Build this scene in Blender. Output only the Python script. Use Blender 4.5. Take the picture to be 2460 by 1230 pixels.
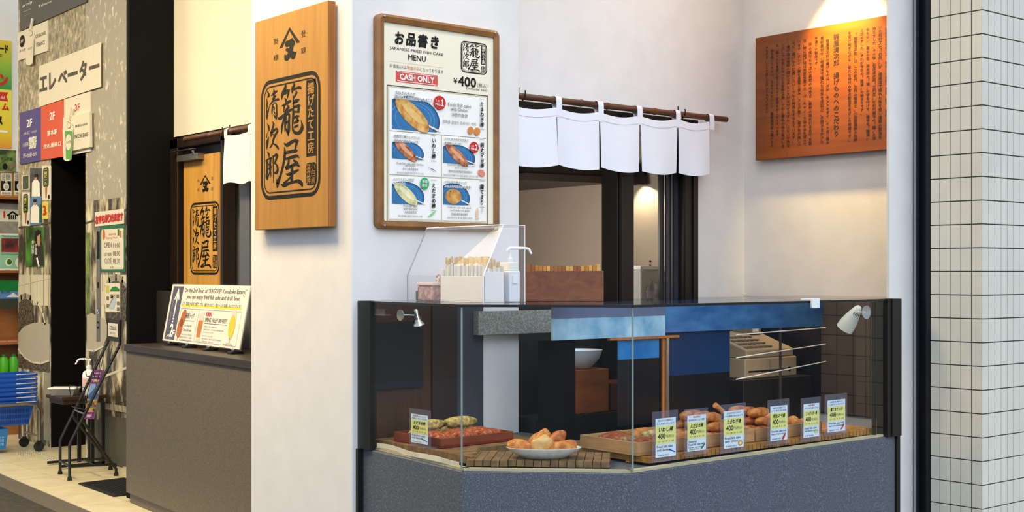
import bpy, bmesh, math, random
from mathutils import Vector, Matrix
random.seed(7)
for o in list(bpy.data.objects):
    bpy.data.objects.remove(o)
S = bpy.context.scene
COL = S.collection
PI = math.pi

# ------------------------------------------------------------------ camera
F = 3131.0                      # focal length in photo pixels (2460 wide)
CX, HY = 1230.0, 655.0          # principal column, horizon row
CAMZ = 1.5
YAW = math.radians(-39.71)
cam_d = bpy.data.cameras.new('camera')
cam = bpy.data.objects.new('camera', cam_d)
COL.objects.link(cam)
cam.location = (0, 0, CAMZ)
cam.rotation_euler = (PI / 2, 0, YAW)
cam_d.sensor_width = 36.0
cam_d.lens = 36.0 * F / 2460.0
cam_d.shift_y = (HY - 615.0) / 2460.0
cam_d.clip_start = 0.05
cam_d.clip_end = 200
S.camera = cam

# ------------------------------------------------------------------ view + world + large lights
S.view_settings.view_transform = 'Standard'
S.view_settings.look = 'None'
S.view_settings.exposure = 0.3
S.view_settings.gamma = 1.0
S.view_settings.use_curve_mapping = False
S.cycles.max_bounces = 8
S.cycles.transparent_max_bounces = 24
S.cycles.glossy_bounces = 4
S.cycles.caustics_reflective = False
S.cycles.caustics_refractive = False
S.cycles.sample_clamp_indirect = 4.0

def srgb(h):
    h = h.lstrip('#')
    c = [int(h[i:i + 2], 16) / 255 for i in (0, 2, 4)]
    return tuple((x / 12.92 if x <= .04045 else ((x + .055) / 1.055) ** 2.4) for x in c)

W = bpy.data.worlds.new('sky')
S.world = W
W.use_nodes = True
wn = W.node_tree
bg = wn.nodes['Background']
tc = wn.nodes.new('ShaderNodeTexCoord')
sx = wn.nodes.new('ShaderNodeSeparateXYZ')
rp = wn.nodes.new('ShaderNodeValToRGB')
rp.color_ramp.elements[0].position = 0.48
rp.color_ramp.elements[0].color = (.10, .10, .11, 1)
rp.color_ramp.elements[1].position = 0.52
rp.color_ramp.elements[1].color = (.80, .90, 1.0, 1)
e = rp.color_ramp.elements.new(0.85)
e.color = (.30, .52, .95, 1)
mr = wn.nodes.new('ShaderNodeMapRange')
mr.inputs['From Min'].default_value = -1
wn.links.new(tc.outputs['Generated'], sx.inputs[0])
wn.links.new(sx.outputs['Z'], mr.inputs['Value'])
wn.links.new(mr.outputs[0], rp.inputs[0])
wn.links.new(rp.outputs[0], bg.inputs['Color'])
bg.inputs['Strength'].default_value = 0.7

def lamp(kind, name, loc, energy, color, target=None, size=1, size_y=None, spot=60, blend=.6, soft=.05, angle=None):
    d = bpy.data.lights.new(name, kind)
    d.energy = energy
    d.color = color
    if kind == 'AREA':
        d.size = size
        if size_y:
            d.shape = 'RECTANGLE'
            d.size_y = size_y
    elif kind == 'SUN':
        d.angle = math.radians(angle or 5)
    else:
        d.shadow_soft_size = soft
        if kind == 'SPOT':
            d.spot_size = math.radians(spot)
            d.spot_blend = blend
    o = bpy.data.objects.new(name, d)
    COL.objects.link(o)
    o.location = loc
    if target is not None:
        o.rotation_euler = (Vector(target) - Vector(loc)).to_track_quat('-Z', 'Y').to_euler()
    return o

WARM = (1.0, .79, .43)
COOL = (.84, .92, 1.0)
# soft daylight that falls in from the open street side
lamp('SUN', 'daylight', (2, -6, 6), 2.0, COOL, target=(3.4, 0, 2.0), angle=70)
# warm ceiling lights of the arcade on the left
for yy in (4.75, 6.2, 8.0, 9.9, 11.7):
    lamp('AREA', 'arcade_ceiling_light', (1.5, yy, 4.3), 82 if yy < 7 else 56, WARM, target=(2.25, yy, 0), size=.9, size_y=.9)

# added fill below the stall soffit; added low spot warms the tiled pillar
lamp('AREA', 'stall_fill_light', (4.5, 3.9, 3.55), 7, (1, .90, .78), target=(4.5, 3.95, 0), size=.5)
lamp('SPOT', 'pillar_fill_spot', (3.7, 2.1, .35), 9, (1, .58, .22), target=(5.02, 3.14, .93), spot=17, blend=.9, soft=.03)
# ------------------------------------------------------------------ materials
MATS = {}
def pm(name, col, rough=.6, noise=.06, scale=14, metal=0, spec=.5, bump=0, bscale=60, stretch=None, emit=0, coat=0):
    """procedural Principled material with a little noise in its colour"""
    if name in MATS:
        return MATS[name]
    c = srgb(col) if isinstance(col, str) else col
    m = bpy.data.materials.new(name)
    m.use_nodes = True
    nt = m.node_tree
    b = nt.nodes['Principled BSDF']
    b.inputs['Roughness'].default_value = rough
    b.inputs['Metallic'].default_value = metal
    b.inputs['Specular IOR Level'].default_value = spec
    if coat:
        b.inputs['Coat Weight'].default_value = coat
        b.inputs['Coat Roughness'].default_value = .05
    co = nt.nodes.new('ShaderNodeTexCoord')
    mp = nt.nodes.new('ShaderNodeMapping')
    nt.links.new(co.outputs['Object'], mp.inputs['Vector'])
    if stretch:
        mp.inputs['Scale'].default_value = stretch
    n = nt.nodes.new('ShaderNodeTexNoise')
    n.inputs['Scale'].default_value = scale
    n.inputs['Detail'].default_value = 4
    nt.links.new(mp.outputs[0], n.inputs['Vector'])
    r = nt.nodes.new('ShaderNodeValToRGB')
    r.color_ramp.elements[0].position = .3
    r.color_ramp.elements[1].position = .7
    r.color_ramp.elements[0].color = tuple(x * (1 - noise) for x in c) + (1,)
    r.color_ramp.elements[1].color = tuple(min(1, x * (1 + noise)) for x in c) + (1,)
    nt.links.new(n.outputs['Fac'], r.inputs[0])
    nt.links.new(r.outputs[0], b.inputs['Base Color'])
    if bump:
        n2 = nt.nodes.new('ShaderNodeTexNoise')
        n2.inputs['Scale'].default_value = bscale
        n2.inputs['Detail'].default_value = 3
        nt.links.new(mp.outputs[0], n2.inputs['Vector'])
        bp = nt.nodes.new('ShaderNodeBump')
        bp.inputs['Strength'].default_value = bump
        bp.inputs['Distance'].default_value = .01
        nt.links.new(n2.outputs['Fac'], bp.inputs['Height'])
        nt.links.new(bp.outputs[0], b.inputs['Normal'])
    if emit:
        b.inputs['Emission Color'].default_value = c + (1,)
        b.inputs['Emission Strength'].default_value = emit
    MATS[name] = m
    return m

def two_tone(name, c1, c2, scale, lo, hi, rough=.6, stretch=None, bump=0, spec=.5, detail=6, c3=None, distort=0):
    """noise thresholded between two (or three) colours: grain, granite, foliage"""
    if name in MATS:
        return MATS[name]
    m = pm(name, c1, rough=rough, noise=0, scale=scale, spec=spec, bump=bump, stretch=stretch)
    nt = m.node_tree
    n = [x for x in nt.nodes if x.type == 'TEX_NOISE'][0]
    n.inputs['Detail'].default_value = detail
    n.inputs['Distortion'].default_value = distort
    r = [x for x in nt.nodes if x.type == 'VALTORGB'][0]
    r.color_ramp.elements[0].position = lo
    r.color_ramp.elements[1].position = hi
    r.color_ramp.elements[0].color = srgb(c1) + (1,)
    r.color_ramp.elements[1].color = srgb(c2) + (1,)
    if c3:
        e = r.color_ramp.elements.new(min(1, hi + (hi - lo) * .8))
        e.color = srgb(c3) + (1,)
    return m

def glass_mat(name, tint=(1, 1, 1), ior=1.5, rough=0.0, veil=0.0, veil_col=(1, 1, 1)):
    if name in MATS:
        return MATS[name]
    m = bpy.data.materials.new(name)
    m.use_nodes = True
    nt = m.node_tree
    out = nt.nodes['Material Output']
    nt.nodes.remove(nt.nodes['Principled BSDF'])
    t = nt.nodes.new('ShaderNodeBsdfTransparent')
    t.inputs[0].default_value = tint + (1,)
    g = nt.nodes.new('ShaderNodeBsdfGlossy')
    g.inputs['Roughness'].default_value = rough
    fr = nt.nodes.new('ShaderNodeFresnel')
    fr.inputs['IOR'].default_value = ior
    mx = nt.nodes.new('ShaderNodeMixShader')
    # a pane has two faces: only the one turned to the ray mirrors, the other just lets it out
    ge = nt.nodes.new('ShaderNodeNewGeometry')
    fm = nt.nodes.new('ShaderNodeMath')
    fm.operation = 'MULTIPLY'
    fi = nt.nodes.new('ShaderNodeMath')
    fi.operation = 'SUBTRACT'
    fi.inputs[0].default_value = 1
    nt.links.new(ge.outputs['Backfacing'], fi.inputs[1])
    nt.links.new(fr.outputs[0], fm.inputs[0])
    nt.links.new(fi.outputs[0], fm.inputs[1])
    nt.links.new(fm.outputs[0], mx.inputs[0])
    nt.links.new(t.outputs[0], mx.inputs[1])
    nt.links.new(g.outputs[0], mx.inputs[2])
    last = mx
    if veil:
        d = nt.nodes.new('ShaderNodeBsdfDiffuse')
        d.inputs[0].default_value = veil_col + (1,)
        mv = nt.nodes.new('ShaderNodeMixShader')
        mv.inputs[0].default_value = veil
        nt.links.new(mx.outputs[0], mv.inputs[1])
        nt.links.new(d.outputs[0], mv.inputs[2])
        last = mv
    nt.links.new(last.outputs[0], out.inputs[0])
    MATS[name] = m
    return m

# ------------------------------------------------------------------ photo ray helpers: pixel -> point on a real plane
FWD = Vector((math.sin(-YAW), math.cos(YAW), 0))
RGT = Vector((math.cos(YAW), math.sin(YAW), 0))
EYE = Vector((0, 0, CAMZ))
def ray(px, py):
    return FWD + RGT * ((px - CX) / F) + Vector((0, 0, 1)) * ((HY - py) / F)
def hit(px, py, p0, n):
    d = ray(px, py)
    return EYE + d * ((Vector(p0) - EYE).dot(n) / d.dot(n))
def on_x(px, py, X): return hit(px, py, (X, 0, 0), Vector((1, 0, 0)))
def on_y(px, py, Y): return hit(px, py, (0, Y, 0), Vector((0, 1, 0)))
def on_z(px, py, Z): return hit(px, py, (0, 0, Z), Vector((0, 0, 1)))

# ------------------------------------------------------------------ mesh builder
class MB:
    def __init__(s):
        s.v = []; s.f = []; s.m = []; s.mats = []; s.xf = None
    def mi(s, mat):
        if mat not in s.mats:
            s.mats.append(mat)
        return s.mats.index(mat)
    def add(s, vs, fs, mat):
        k = len(s.v); i = s.mi(mat)
        for p in vs:
            p = Vector(p)
            s.v.append(s.xf @ p if s.xf else p)
        for f in fs:
            s.f.append([k + j for j in f]); s.m.append(i)
        return s
    def box(s, a, b, mat):
        x0, y0, z0 = [min(a[i], b[i]) for i in range(3)]
        x1, y1, z1 = [max(a[i], b[i]) for i in range(3)]
        vs = [(x0, y0, z0), (x1, y0, z0), (x1, y1, z0), (x0, y1, z0), (x0, y0, z1), (x1, y0, z1), (x1, y1, z1), (x0, y1, z1)]
        return s.add(vs, [(0, 3, 2, 1), (4, 5, 6, 7), (0, 1, 5, 4), (1, 2, 6, 5), (2, 3, 7, 6), (3, 0, 4, 7)], mat)
    def prism(s, poly, z0, z1, mat):
        n = len(poly)
        ar = sum(poly[i][0] * poly[(i + 1) % n][1] - poly[(i + 1) % n][0] * poly[i][1] for i in range(n))
        if ar < 0:
            poly = poly[::-1]
        vs = [(p[0], p[1], z0) for p in poly] + [(p[0], p[1], z1) for p in poly]
        fs = [tuple(range(n))[::-1], tuple(range(n, 2 * n))] + [(i, (i + 1) % n, n + (i + 1) % n, n + i) for i in range(n)]
        return s.add(vs, fs, mat)
    def extr(s, pts, vec, mat):
        """solid: planar polygon pts pushed along vec"""
        n = len(pts); vec = Vector(vec)
        pts = [Vector(p) for p in pts]
        nn = Vector((0, 0, 0))
        for i in range(n):
            nn += pts[i].cross(pts[(i + 1) % n])
        if nn.dot(vec) > 0:
            pts = pts[::-1]
        vs = pts + [p + vec for p in pts]
        fs = [tuple(range(n)), tuple(range(n, 2 * n))[::-1]] + [((i + 1) % n, i, n + i, n + (i + 1) % n) for i in range(n)]
        return s.add(vs, fs, mat)
    def tube(s, pts, r, mat, n=10, closed=False):
        pts = [Vector(p) for p in pts]
        R = r if isinstance(r, (list, tuple)) else [r] * len(pts)
        L = len(pts)
        ring = []
        up = None
        for i in range(L):
            if closed:
                t = pts[(i + 1) % L] - pts[i - 1]
            elif i == 0:
                t = pts[1] - pts[0]
            elif i == L - 1:
                t = pts[-1] - pts[-2]
            else:
                t = (pts[i + 1] - pts[i]).normalized() + (pts[i] - pts[i - 1]).normalized()
            t.normalize()
            if up is None:
                up = Vector((0, 0, 1)) if abs(t.z) < .9 else Vector((1, 0, 0))
            a = t.cross(up)
            if a.length < 1e-5:
                a = t.cross(Vector((0, 1, 0)))
            a.normalize()
            b = a.cross(t).normalized()
            up = b
            ring.append([pts[i] + (a * math.cos(2 * PI * k / n) + b * math.sin(2 * PI * k / n)) * R[i] for k in range(n)])
        vs = [p for q in ring for p in q]
        fs = []
        for i in range(L if closed else L - 1):
            j = (i + 1) % L
            for k in range(n):
                fs.append((i * n + k, i * n + (k + 1) % n, j * n + (k + 1) % n, j * n + k))
        if not closed:
            fs.append(tuple(range(n))[::-1]); fs.append(tuple((L - 1) * n + k for k in range(n)))
        return s.add(vs, fs, mat)
    def lathe(s, prof, c, mat, n=24, axis=None, ex=1, ey=1, rotz=0, cap=True):
        """profile [(r,h)] spun about an axis through c (default z)"""
        q = (Vector(axis).to_track_quat('Z', 'Y').to_matrix() if axis is not None else Matrix.Rotation(rotz, 3, 'Z'))
        vs = []; fs = []
        for (r, h) in prof:
            for k in range(n):
                a = 2 * PI * k / n
                vs.append(Vector(c) + q @ Vector((r * math.cos(a) * ex, r * math.sin(a) * ey, h)))
        L = len(prof)
        for i in range(L - 1):
            for k in range(n):
                fs.append((i * n + k, i * n + (k + 1) % n, (i + 1) * n + (k + 1) % n, (i + 1) * n + k))
        if cap:
            if prof[0][0] > 1e-6: fs.append(tuple(range(n))[::-1])
            if prof[-1][0] > 1e-6: fs.append(tuple((L - 1) * n + k for k in range(n)))
        return s.add(vs, fs, mat)
    def blob(s, c, rad, mat, rot=None, amp=.08, freq=3.0, seed=0, nu=18, nv=12, p=2.0):
        """lumpy superellipsoid"""
        rot = rot or Matrix.Identity(3)
        rnd = random.Random(seed)
        ph = [(rnd.uniform(0, 6.3), Vector((rnd.uniform(-1, 1), rnd.uniform(-1, 1), rnd.uniform(-1, 1))) * freq * 2) for _ in range(6)]
        vs = []; fs = []
        for i in range(nv + 1):
            th = PI * i / nv
            for k in range(nu):
                a = 2 * PI * k / nu
                d = Vector((math.sin(th) * math.cos(a), math.sin(th) * math.sin(a), math.cos(th)))
                q = (abs(d.x) ** p + abs(d.y) ** p + abs(d.z) ** p) ** (-1 / p)
                u = d * q
                w = 1 + amp * sum(math.sin(u.dot(kv) + f0) for f0, kv in ph) / 2.5
                u = Vector((u.x * rad[0], u.y * rad[1], u.z * rad[2])) * w
                vs.append(Vector(c) + rot @ u)
        for i in range(nv):
            for k in range(nu):
                fs.append((i * nu + k, (i + 1) * nu + k, (i + 1) * nu + (k + 1) % nu, i * nu + (k + 1) % nu))
        return s.add(vs, fs, mat)
    def sheet(s, fn, nu, nv, mat, th=.002):
        """cloth or bent sheet fn(u,v)->point, given a thickness along its normal"""
        P = [[Vector(fn(i / nu, j / nv)) for i in range(nu + 1)] for j in range(nv + 1)]
        vs = []; fs = []
        def nrm(j, i):
            a = P[j][min(i + 1, nu)] - P[j][max(i - 1, 0)]
            b = P[min(j + 1, nv)][i] - P[max(j - 1, 0)][i]
            return a.cross(b).normalized()
        for side in (0, 1):
            for j in range(nv + 1):
                for i in range(nu + 1):
                    vs.append(P[j][i] + nrm(j, i) * (th / 2 if side == 0 else -th / 2))
        w = nu + 1; off = w * (nv + 1)
        for j in range(nv):
            for i in range(nu):
                a = j * w + i
                fs.append((a, a + 1, a + w + 1, a + w))
                fs.append((off + a, off + a + w, off + a + w + 1, off + a + 1))
        for i in range(nu):
            fs.append((i, off + i, off + i + 1, i + 1))
            t = nv * w + i
            fs.append((t, t + 1, off + t + 1, off + t))
        for j in range(nv):
            a = j * w
            fs.append((a, a + w, off + a + w, off + a))
            t = j * w + nu
            fs.append((t, off + t, off + t + w, t + w))
        return s.add(vs, fs, mat)

OFF = {}
def mesh_obj(name, mb, parent=None, off=Vector((0, 0, 0)), smooth=None, bevel=0):
    me = bpy.data.meshes.new(name)
    me.from_pydata([tuple(p - off) for p in mb.v], [], mb.f)
    for mt in mb.mats:
        me.materials.append(mt)
    me.polygons.foreach_set('material_index', mb.m)
    me.update()
    if smooth:
        me.polygons.foreach_set('use_smooth', [True] * len(me.polygons))
        me.set_sharp_from_angle(angle=math.radians(smooth))
    o = bpy.data.objects.new(name, me)
    COL.objects.link(o)
    if bevel:
        bm_ = o.modifiers.new('bevel', 'BEVEL')
        bm_.width = bevel; bm_.segments = 2; bm_.limit_method = 'ANGLE'
    if parent is not None:
        o.parent = parent
    else:
        o.location = off
    OFF[o.name] = off
    return o

def tag(o, label, cat, group=None):
    o['label'] = label; o['category'] = cat
    if group: o['group'] = group
    return o

def thing(name, label, cat, loc, group=None):
    o = bpy.data.objects.new(name, None)
    COL.objects.link(o)
    o.empty_display_size = .1
    o.location = Vector(loc)
    OFF[o.name] = Vector(loc)
    return tag(o, label, cat, group)

def part(name, mb, parent, label=None, smooth=None, bevel=0):
    o = mesh_obj(name, mb, parent, OFF[parent.name], smooth, bevel)
    if label: o['label'] = label
    return o

def solo(name, mb, label, cat, group=None, smooth=None, bevel=0):
    xs = [p.x for p in mb.v]; ys = [p.y for p in mb.v]; zs = [p.z for p in mb.v]
    off = Vector(((min(xs) + max(xs)) / 2, (min(ys) + max(ys)) / 2, min(zs)))
    return tag(mesh_obj(name, mb, None, off, smooth, bevel), label, cat, group)

def struct(name, mb, parent=None, smooth=None, bevel=0):
    if parent is not None:
        return part(name, mb, parent, None, smooth, bevel)
    o = mesh_obj(name, mb, None, Vector((0, 0, 0)), smooth, bevel)
    o['kind'] = 'structure'
    return o

# ------------------------------------------------------------------ lettering
TXT = {}
def text_geo(s, bold=0, shear=0, line=1.0, res=2):
    key = (s, bold, shear, line, res)
    if key in TXT: return TXT[key]
    cu = bpy.data.curves.new('t', 'FONT')
    cu.body = s
    cu.size = 1
    cu.align_x = 'CENTER'
    cu.space_line = line
    cu.offset = bold
    cu.shear = shear
    cu.resolution_u = res
    cu.dimensions = '2D'
    cu.fill_mode = 'BOTH'
    ob = bpy.data.objects.new('t', cu)
    COL.objects.link(ob)
    dg = bpy.context.evaluated_depsgraph_get()
    ev = ob.evaluated_get(dg)
    me = ev.to_mesh()
    vs = [(v.co.x, v.co.y) for v in me.vertices]
    fs = [tuple(p.vertices) for p in me.polygons]
    ev.to_mesh_clear()
    bpy.data.objects.remove(ob)
    bpy.data.curves.remove(cu)
    if vs:
        x0 = min(v[0] for v in vs); x1 = max(v[0] for v in vs); y0 = min(v[1] for v in vs); y1 = max(v[1] for v in vs)
    else:
        x0 = y0 = 0; x1 = y1 = 1
    TXT[key] = (vs, fs, x0, y0, max(x1 - x0, 1e-4), max(y1 - y0, 1e-4))
    return TXT[key]

class Panel:
    """a flat printed face in the world: u to the right, v up, n towards the viewer"""
    def __init__(s, o, U, V, step=.0006):
        s.o = Vector(o); s.U = Vector(U).normalized(); s.V = Vector(V).normalized()
        s.N = s.U.cross(s.V).normalized()
        s.step = step
        s.mbs = {}
    def uv(s, px, py):
        p = hit(px, py, s.o, s.N) - s.o
        return (p.dot(s.U), p.dot(s.V))
    def w(s, u, v, k=0):
        return s.o + s.U * u + s.V * v + s.N * (s.step * k)
    def mb(s, p):
        return s.mbs.setdefault(p, MB())
    def poly(s, uvs, mat, k=1, p='print'):
        n = len(uvs)
        ar = sum(uvs[i][0] * uvs[(i + 1) % n][1] - uvs[(i + 1) % n][0] * uvs[i][1] for i in range(n))
        if ar < 0: uvs = uvs[::-1]
        s.mb(p).add([s.w(u, v, k) for u, v in uvs], [tuple(range(n))], mat)
    def ppoly(s, pxs, mat, k=1, p='print'):
        s.poly([s.uv(*q) for q in pxs], mat, k, p)
    def rect(s, a, b, mat, k=1, p='print'):
        s.poly([(a[0], a[1]), (b[0], a[1]), (b[0], b[1]), (a[0], b[1])], mat, k, p)
    def prect(s, x0, y0, x1, y1, mat, k=1, p='print'):
        """upright rectangle on the panel from two photo corners"""
        s.rect(s.uv(x0, y0), s.uv(x1, y1), mat, k, p)
    def ell(s, c, ru, rv, mat, k=1, p='print', n=28, rot=0, a0=0, a1=2 * PI):
        pts = []
        for i in range(n):
            a = a0 + (a1 - a0) * i / n
            x = ru * math.cos(a); y = rv * math.sin(a)
            pts.append((c[0] + x * math.cos(rot) - y * math.sin(rot), c[1] + x * math.sin(rot) + y * math.cos(rot)))
        s.poly(pts, mat, k, p)
    def pell(s, x0, y0, x1, y1, mat, k=1, p='print', n=28, rot=0):
        a = s.uv(x0, y0); b = s.uv(x1, y1)
        s.ell(((a[0] + b[0]) / 2, (a[1] + b[1]) / 2), abs(b[0] - a[0]) / 2, abs(b[1] - a[1]) / 2, mat, k, p, n, rot)
    def line(s, pts, wd, mat, k=1, p='print'):
        for a, b in zip(pts[:-1], pts[1:]):
            d = Vector((b[0] - a[0], b[1] - a[1])); L = d.length
            if L < 1e-9: continue
            n = Vector((-d.y, d.x)) / L * wd / 2
            e = d / L * wd * .25
            s.poly([(a[0] - e.x - n.x, a[1] - e.y - n.y), (b[0] + e.x - n.x, b[1] + e.y - n.y), (b[0] + e.x + n.x, b[1] + e.y + n.y), (a[0] - e.x + n.x, a[1] - e.y + n.y)], mat, k, p)
    def pline(s, pts, wd, mat, k=1, p='print'):
        s.line([s.uv(*q) for q in pts], wd, mat, k, p)
    def rrect(s, a, b, r, n=6):
        x0, x1 = sorted((a[0], b[0])); y0, y1 = sorted((a[1], b[1]))
        out = []
        for (cx, cy, a0) in ((x1 - r, y0 + r, -PI / 2), (x1 - r, y1 - r, 0), (x0 + r, y1 - r, PI / 2), (x0 + r, y0 + r, PI)):
            for i in range(n + 1):
                t = a0 + PI / 2 * i / n
                out.append((cx + r * math.cos(t), cy + r * math.sin(t)))
        return out
    def ring(s, a, b, r, wd, mat, k=1, p='print'):
        o = s.rrect(a, b, r); x0, x1 = sorted((a[0], b[0])); y0, y1 = sorted((a[1], b[1]))
        i = s.rrect((x0 + wd, y0 + wd), (x1 - wd, y1 - wd), max(r - wd, wd * .3))
        n = len(o)
        for j in range(n):
            q = (j + 1) % n
            s.mb(p).add([s.w(*o[j], k), s.w(*o[q], k), s.w(*i[q], k), s.w(*i[j], k)], [(0, 1, 2, 3)], mat)
    def text(s, t, a, b, mat, k=2, p='lettering', bold=0, shear=0, vert=False, line=1.0, res=2):
        if vert: t = '\n'.join(t)
        vs, fs, x0, y0, w, h = text_geo(t, 0, shear, line, res)
        ax, bx = sorted((a[0], b[0])); ay, by = sorted((a[1], b[1]))
        sx = (bx - ax) / w; sy = (by - ay) / h
        if s.N.dot(s.U.cross(s.V)) < 0: fs = [f[::-1] for f in fs]
        d = bold      # heavier strokes: the same glyphs again, a hair apart
        for i, (ex, ey) in enumerate(((d, d), (-d, d), (d, -d), (-d, -d)) if d else ((0, 0),)):
            s.mb(p).add([s.w(ax + (x - x0 + ex) * sx, ay + (y - y0 + ey) * sy, k + i * .2) for x, y in vs], fs, mat)
    def ptext(s, t, x0, y0, x1, y1, mat, **kw):
        s.text(t, s.uv(x0, y0), s.uv(x1, y1), mat, **kw)
    def build(s, root, labels=None):
        out = {}
        for p, mb in s.mbs.items():
            out[p] = part(p.split('#')[0], mb, root, (labels or {}).get(p))
        return out

def XP(X, step=.0006): return Panel((X, 0, 0), (0, -1, 0), (0, 0, 1), step)   # faces -x, u = -y
def YP(Y, step=.0006): return Panel((0, Y, 0), (1, 0, 0), (0, 0, 1), step)    # faces -y, u = x
# ------------------------------------------------------------------ shared materials
M_plaster = pm('white_plaster', '#e9e4df', rough=.85, noise=.03, scale=9, bump=.035, bscale=160, spec=.2)
M_cream = pm('cream_wall_paint', '#e9e2d4', rough=.85, noise=.02, scale=5, spec=.2)
M_black = pm('black_lacquer_board', '#0b0908', rough=.75, noise=.15, scale=6, spec=.12)
M_darkbrown = pm('dark_brown_frame_paint', '#1c1410', rough=.45, noise=.15, scale=10, spec=.4, stretch=(8, 8, .6))
M_floor = two_tone('cream_floor_tile', '#d8cda9', '#e6dcbb', 7, .35, .7, rough=.35, spec=.4)
M_asph = two_tone('dark_wet_asphalt', '#2a2622', '#4a443c', 16, .35, .7, rough=.5, stretch=(1, 3, 1), bump=.4)
M_kerb = pm('grey_kerb_stone', '#5d574d', rough=.75, noise=.1, scale=20)
M_granite = two_tone('dark_grey_granite', '#4e525a', '#61656e', 210, .42, .60, rough=.55, c3='#909296', detail=3, spec=.35)
M_granite_l = two_tone('grey_brown_granite', '#5c5549', '#746b5c', 200, .42, .62, rough=.6, c3='#8a8170', detail=3, spec=.3)
M_blackmetal = pm('black_painted_metal', '#14130f', rough=.42, noise=.1, scale=30, spec=.45)
M_alu = pm('brushed_aluminium', '#b9bdc4', rough=.32, noise=.05, scale=40, metal=1)
M_chrome = pm('chrome', '#d6d6d4', rough=.12, noise=.02, scale=10, metal=1)
M_rubber = pm('black_rubber', '#0c0c0d', rough=.8, noise=.1, scale=40)
M_white = pm('white_plastic', '#f0f0ee', rough=.4, noise=.02, scale=12)
M_ink = pm('black_print_ink', '#14110e', rough=.6, noise=.04, scale=30, spec=.25)
M_inkgrey = pm('grey_print_ink', '#5a564e', rough=.6, noise=.04, scale=30, spec=.25)
M_pw = pm('white_print', '#f6f3ea', rough=.6, noise=.01, scale=20, spec=.25)
M_red = pm('red_print', '#cf2f26', rough=.6, noise=.03, scale=20, spec=.25)
M_glass = glass_mat('clear_case_glass', tint=(.97, .985, .985), ior=1.42)
M_glass_dark = glass_mat('dark_tinted_glass', tint=(.35, .37, .40), ior=1.45)
M_acryl = glass_mat('clear_acrylic', tint=(.985, .985, .99), ior=1.12, veil=.05, veil_col=(.9, .9, .95))
M_edge = pm('bright_acrylic_edge', '#f2f4f6', rough=.3, noise=.02, scale=30)

# ------------------------------------------------------------------ main dimensions
XS = 2.818      # signboard wall plane (faces the arcade)
YM = 4.39       # menu wall plane (faces the street)
YN = 4.527      # wall behind the short curtain
XR = 5.36       # right wall with the red signboard
XD = 3.89       # door wall
XM = 4.10       # printed mural wall
ZT = 1.388      # top of the display case
ZG = 0.80       # top of its stone base

# floor -------------------------------------------------------------
mb = MB(); mb.prism([(3.30, 10.3), (3.17, 7.4), (2.86, 3.0), (9.5, 3.0), (9.5, 16), (3.66, 16)], -.12, 0, M_floor)
fl = struct('floor', mb)
mb = MB(); mb.prism([(3.30, 10.3), (3.66, 16), (3.46, 16), (3.13, 10.3), (3.00, 7.4), (2.70, 3.0), (2.86, 3.0), (3.17, 7.4)], -.12, -.004, M_kerb)
struct('trim_1', mb)
mb = MB(); mb.prism([(-60, -60), (60, -60), (60, 3.0), (2.70, 3.0), (3.00, 7.4), (3.13, 10.3), (3.46, 16), (-60, 16)], -.15, -.012, M_asph)
struct('floor_street', mb)
mb = MB()   # thin joints between the floor tiles
M_joint = pm('floor_joint', '#b5a988', rough=.8)
for k in range(8):
    y = 8.2 + k * .45
    mb.box((3.24, y, 0), (4.1, y + .005, .0008), M_joint)
for x in (3.52, 3.80):
    mb.box((x, 8.2, 0), (x + .005, 11.8, .0008), M_joint)
struct('tile_joints', mb, fl)
mb = MB()   # tactile studs
for blk, (px0, py0) in enumerate([(36, 1087), (52, 1084), (72, 1081), (105, 1092), (112, 1104), (140, 1112)]):
    for k in range(5):
        p = on_z(px0 + k * 5.6, py0 + k * 2.7, 0)
        mb.lathe([(.0, .004), (.006, .004), (.009, 0)][::-1], (p.x, p.y, .0), M_alu, n=8)
        p = on_z(px0 + 6 + k * 5.6, py0 - 1 + k * 2.7, 0)
        mb.lathe([(.0, .004), (.006, .004), (.009, 0)][::-1], (p.x, p.y, .0), M_alu, n=8)
struct('tactile_studs', mb, fl)

# pillar with the signboard and the menu ---------------------------------
mb = MB(); mb.box((XS, YM, 0), (3.687, 5.216, 3.9), M_plaster)
struct('wall_center', mb, bevel=.006)

# wall behind the curtain, with its serving hatch -------------------------
mb = MB()
mb.box((3.687, YN, 2.28), (4.97, YN + .12, 3.9), M_plaster)
mb.box((4.97, YN, 0), (XR, YN + .12, 3.9), M_plaster)
mb.box((3.687, YN, 0), (4.97, YN + .12, .78), M_plaster)
struct('wall_back', mb)
mb = MB()
mb.box((XR, 3.30, 0), (XR + .1, YN + .12, 3.9), M_plaster)
wr = struct('wall_right', mb)
# brown tiled dado inside the display case, on the right wall
M_btile = pm('brown_wall_tile', '#5a4a3e', rough=.5, noise=.12, scale=6)
M_bgrout = pm('dark_tile_joint', '#2c231d', rough=.8)
mb = MB()
mb.box((XR - .012, 3.34, .80), (XR - .0005, 4.02, ZT - .012), M_bgrout)
for i in range(7):
    for j in range(6):
        y0 = 3.345 + i * .097; z0 = .805 + j * .097
        mb.box((XR - .016, y0, z0), (XR - .011, min(y0 + .094, 4.02), min(z0 + .094, ZT - .014)), M_btile)
struct('tiled_dado', mb, wr)
mb = MB(); mb.box((XR - .016, 4.021, .80), (XR - .0005, YN - .002, ZT - .012), pm('dark_dado_panel', '#17151b', rough=.35, noise=.15)); struct('dark_dado', mb, wr)

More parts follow.
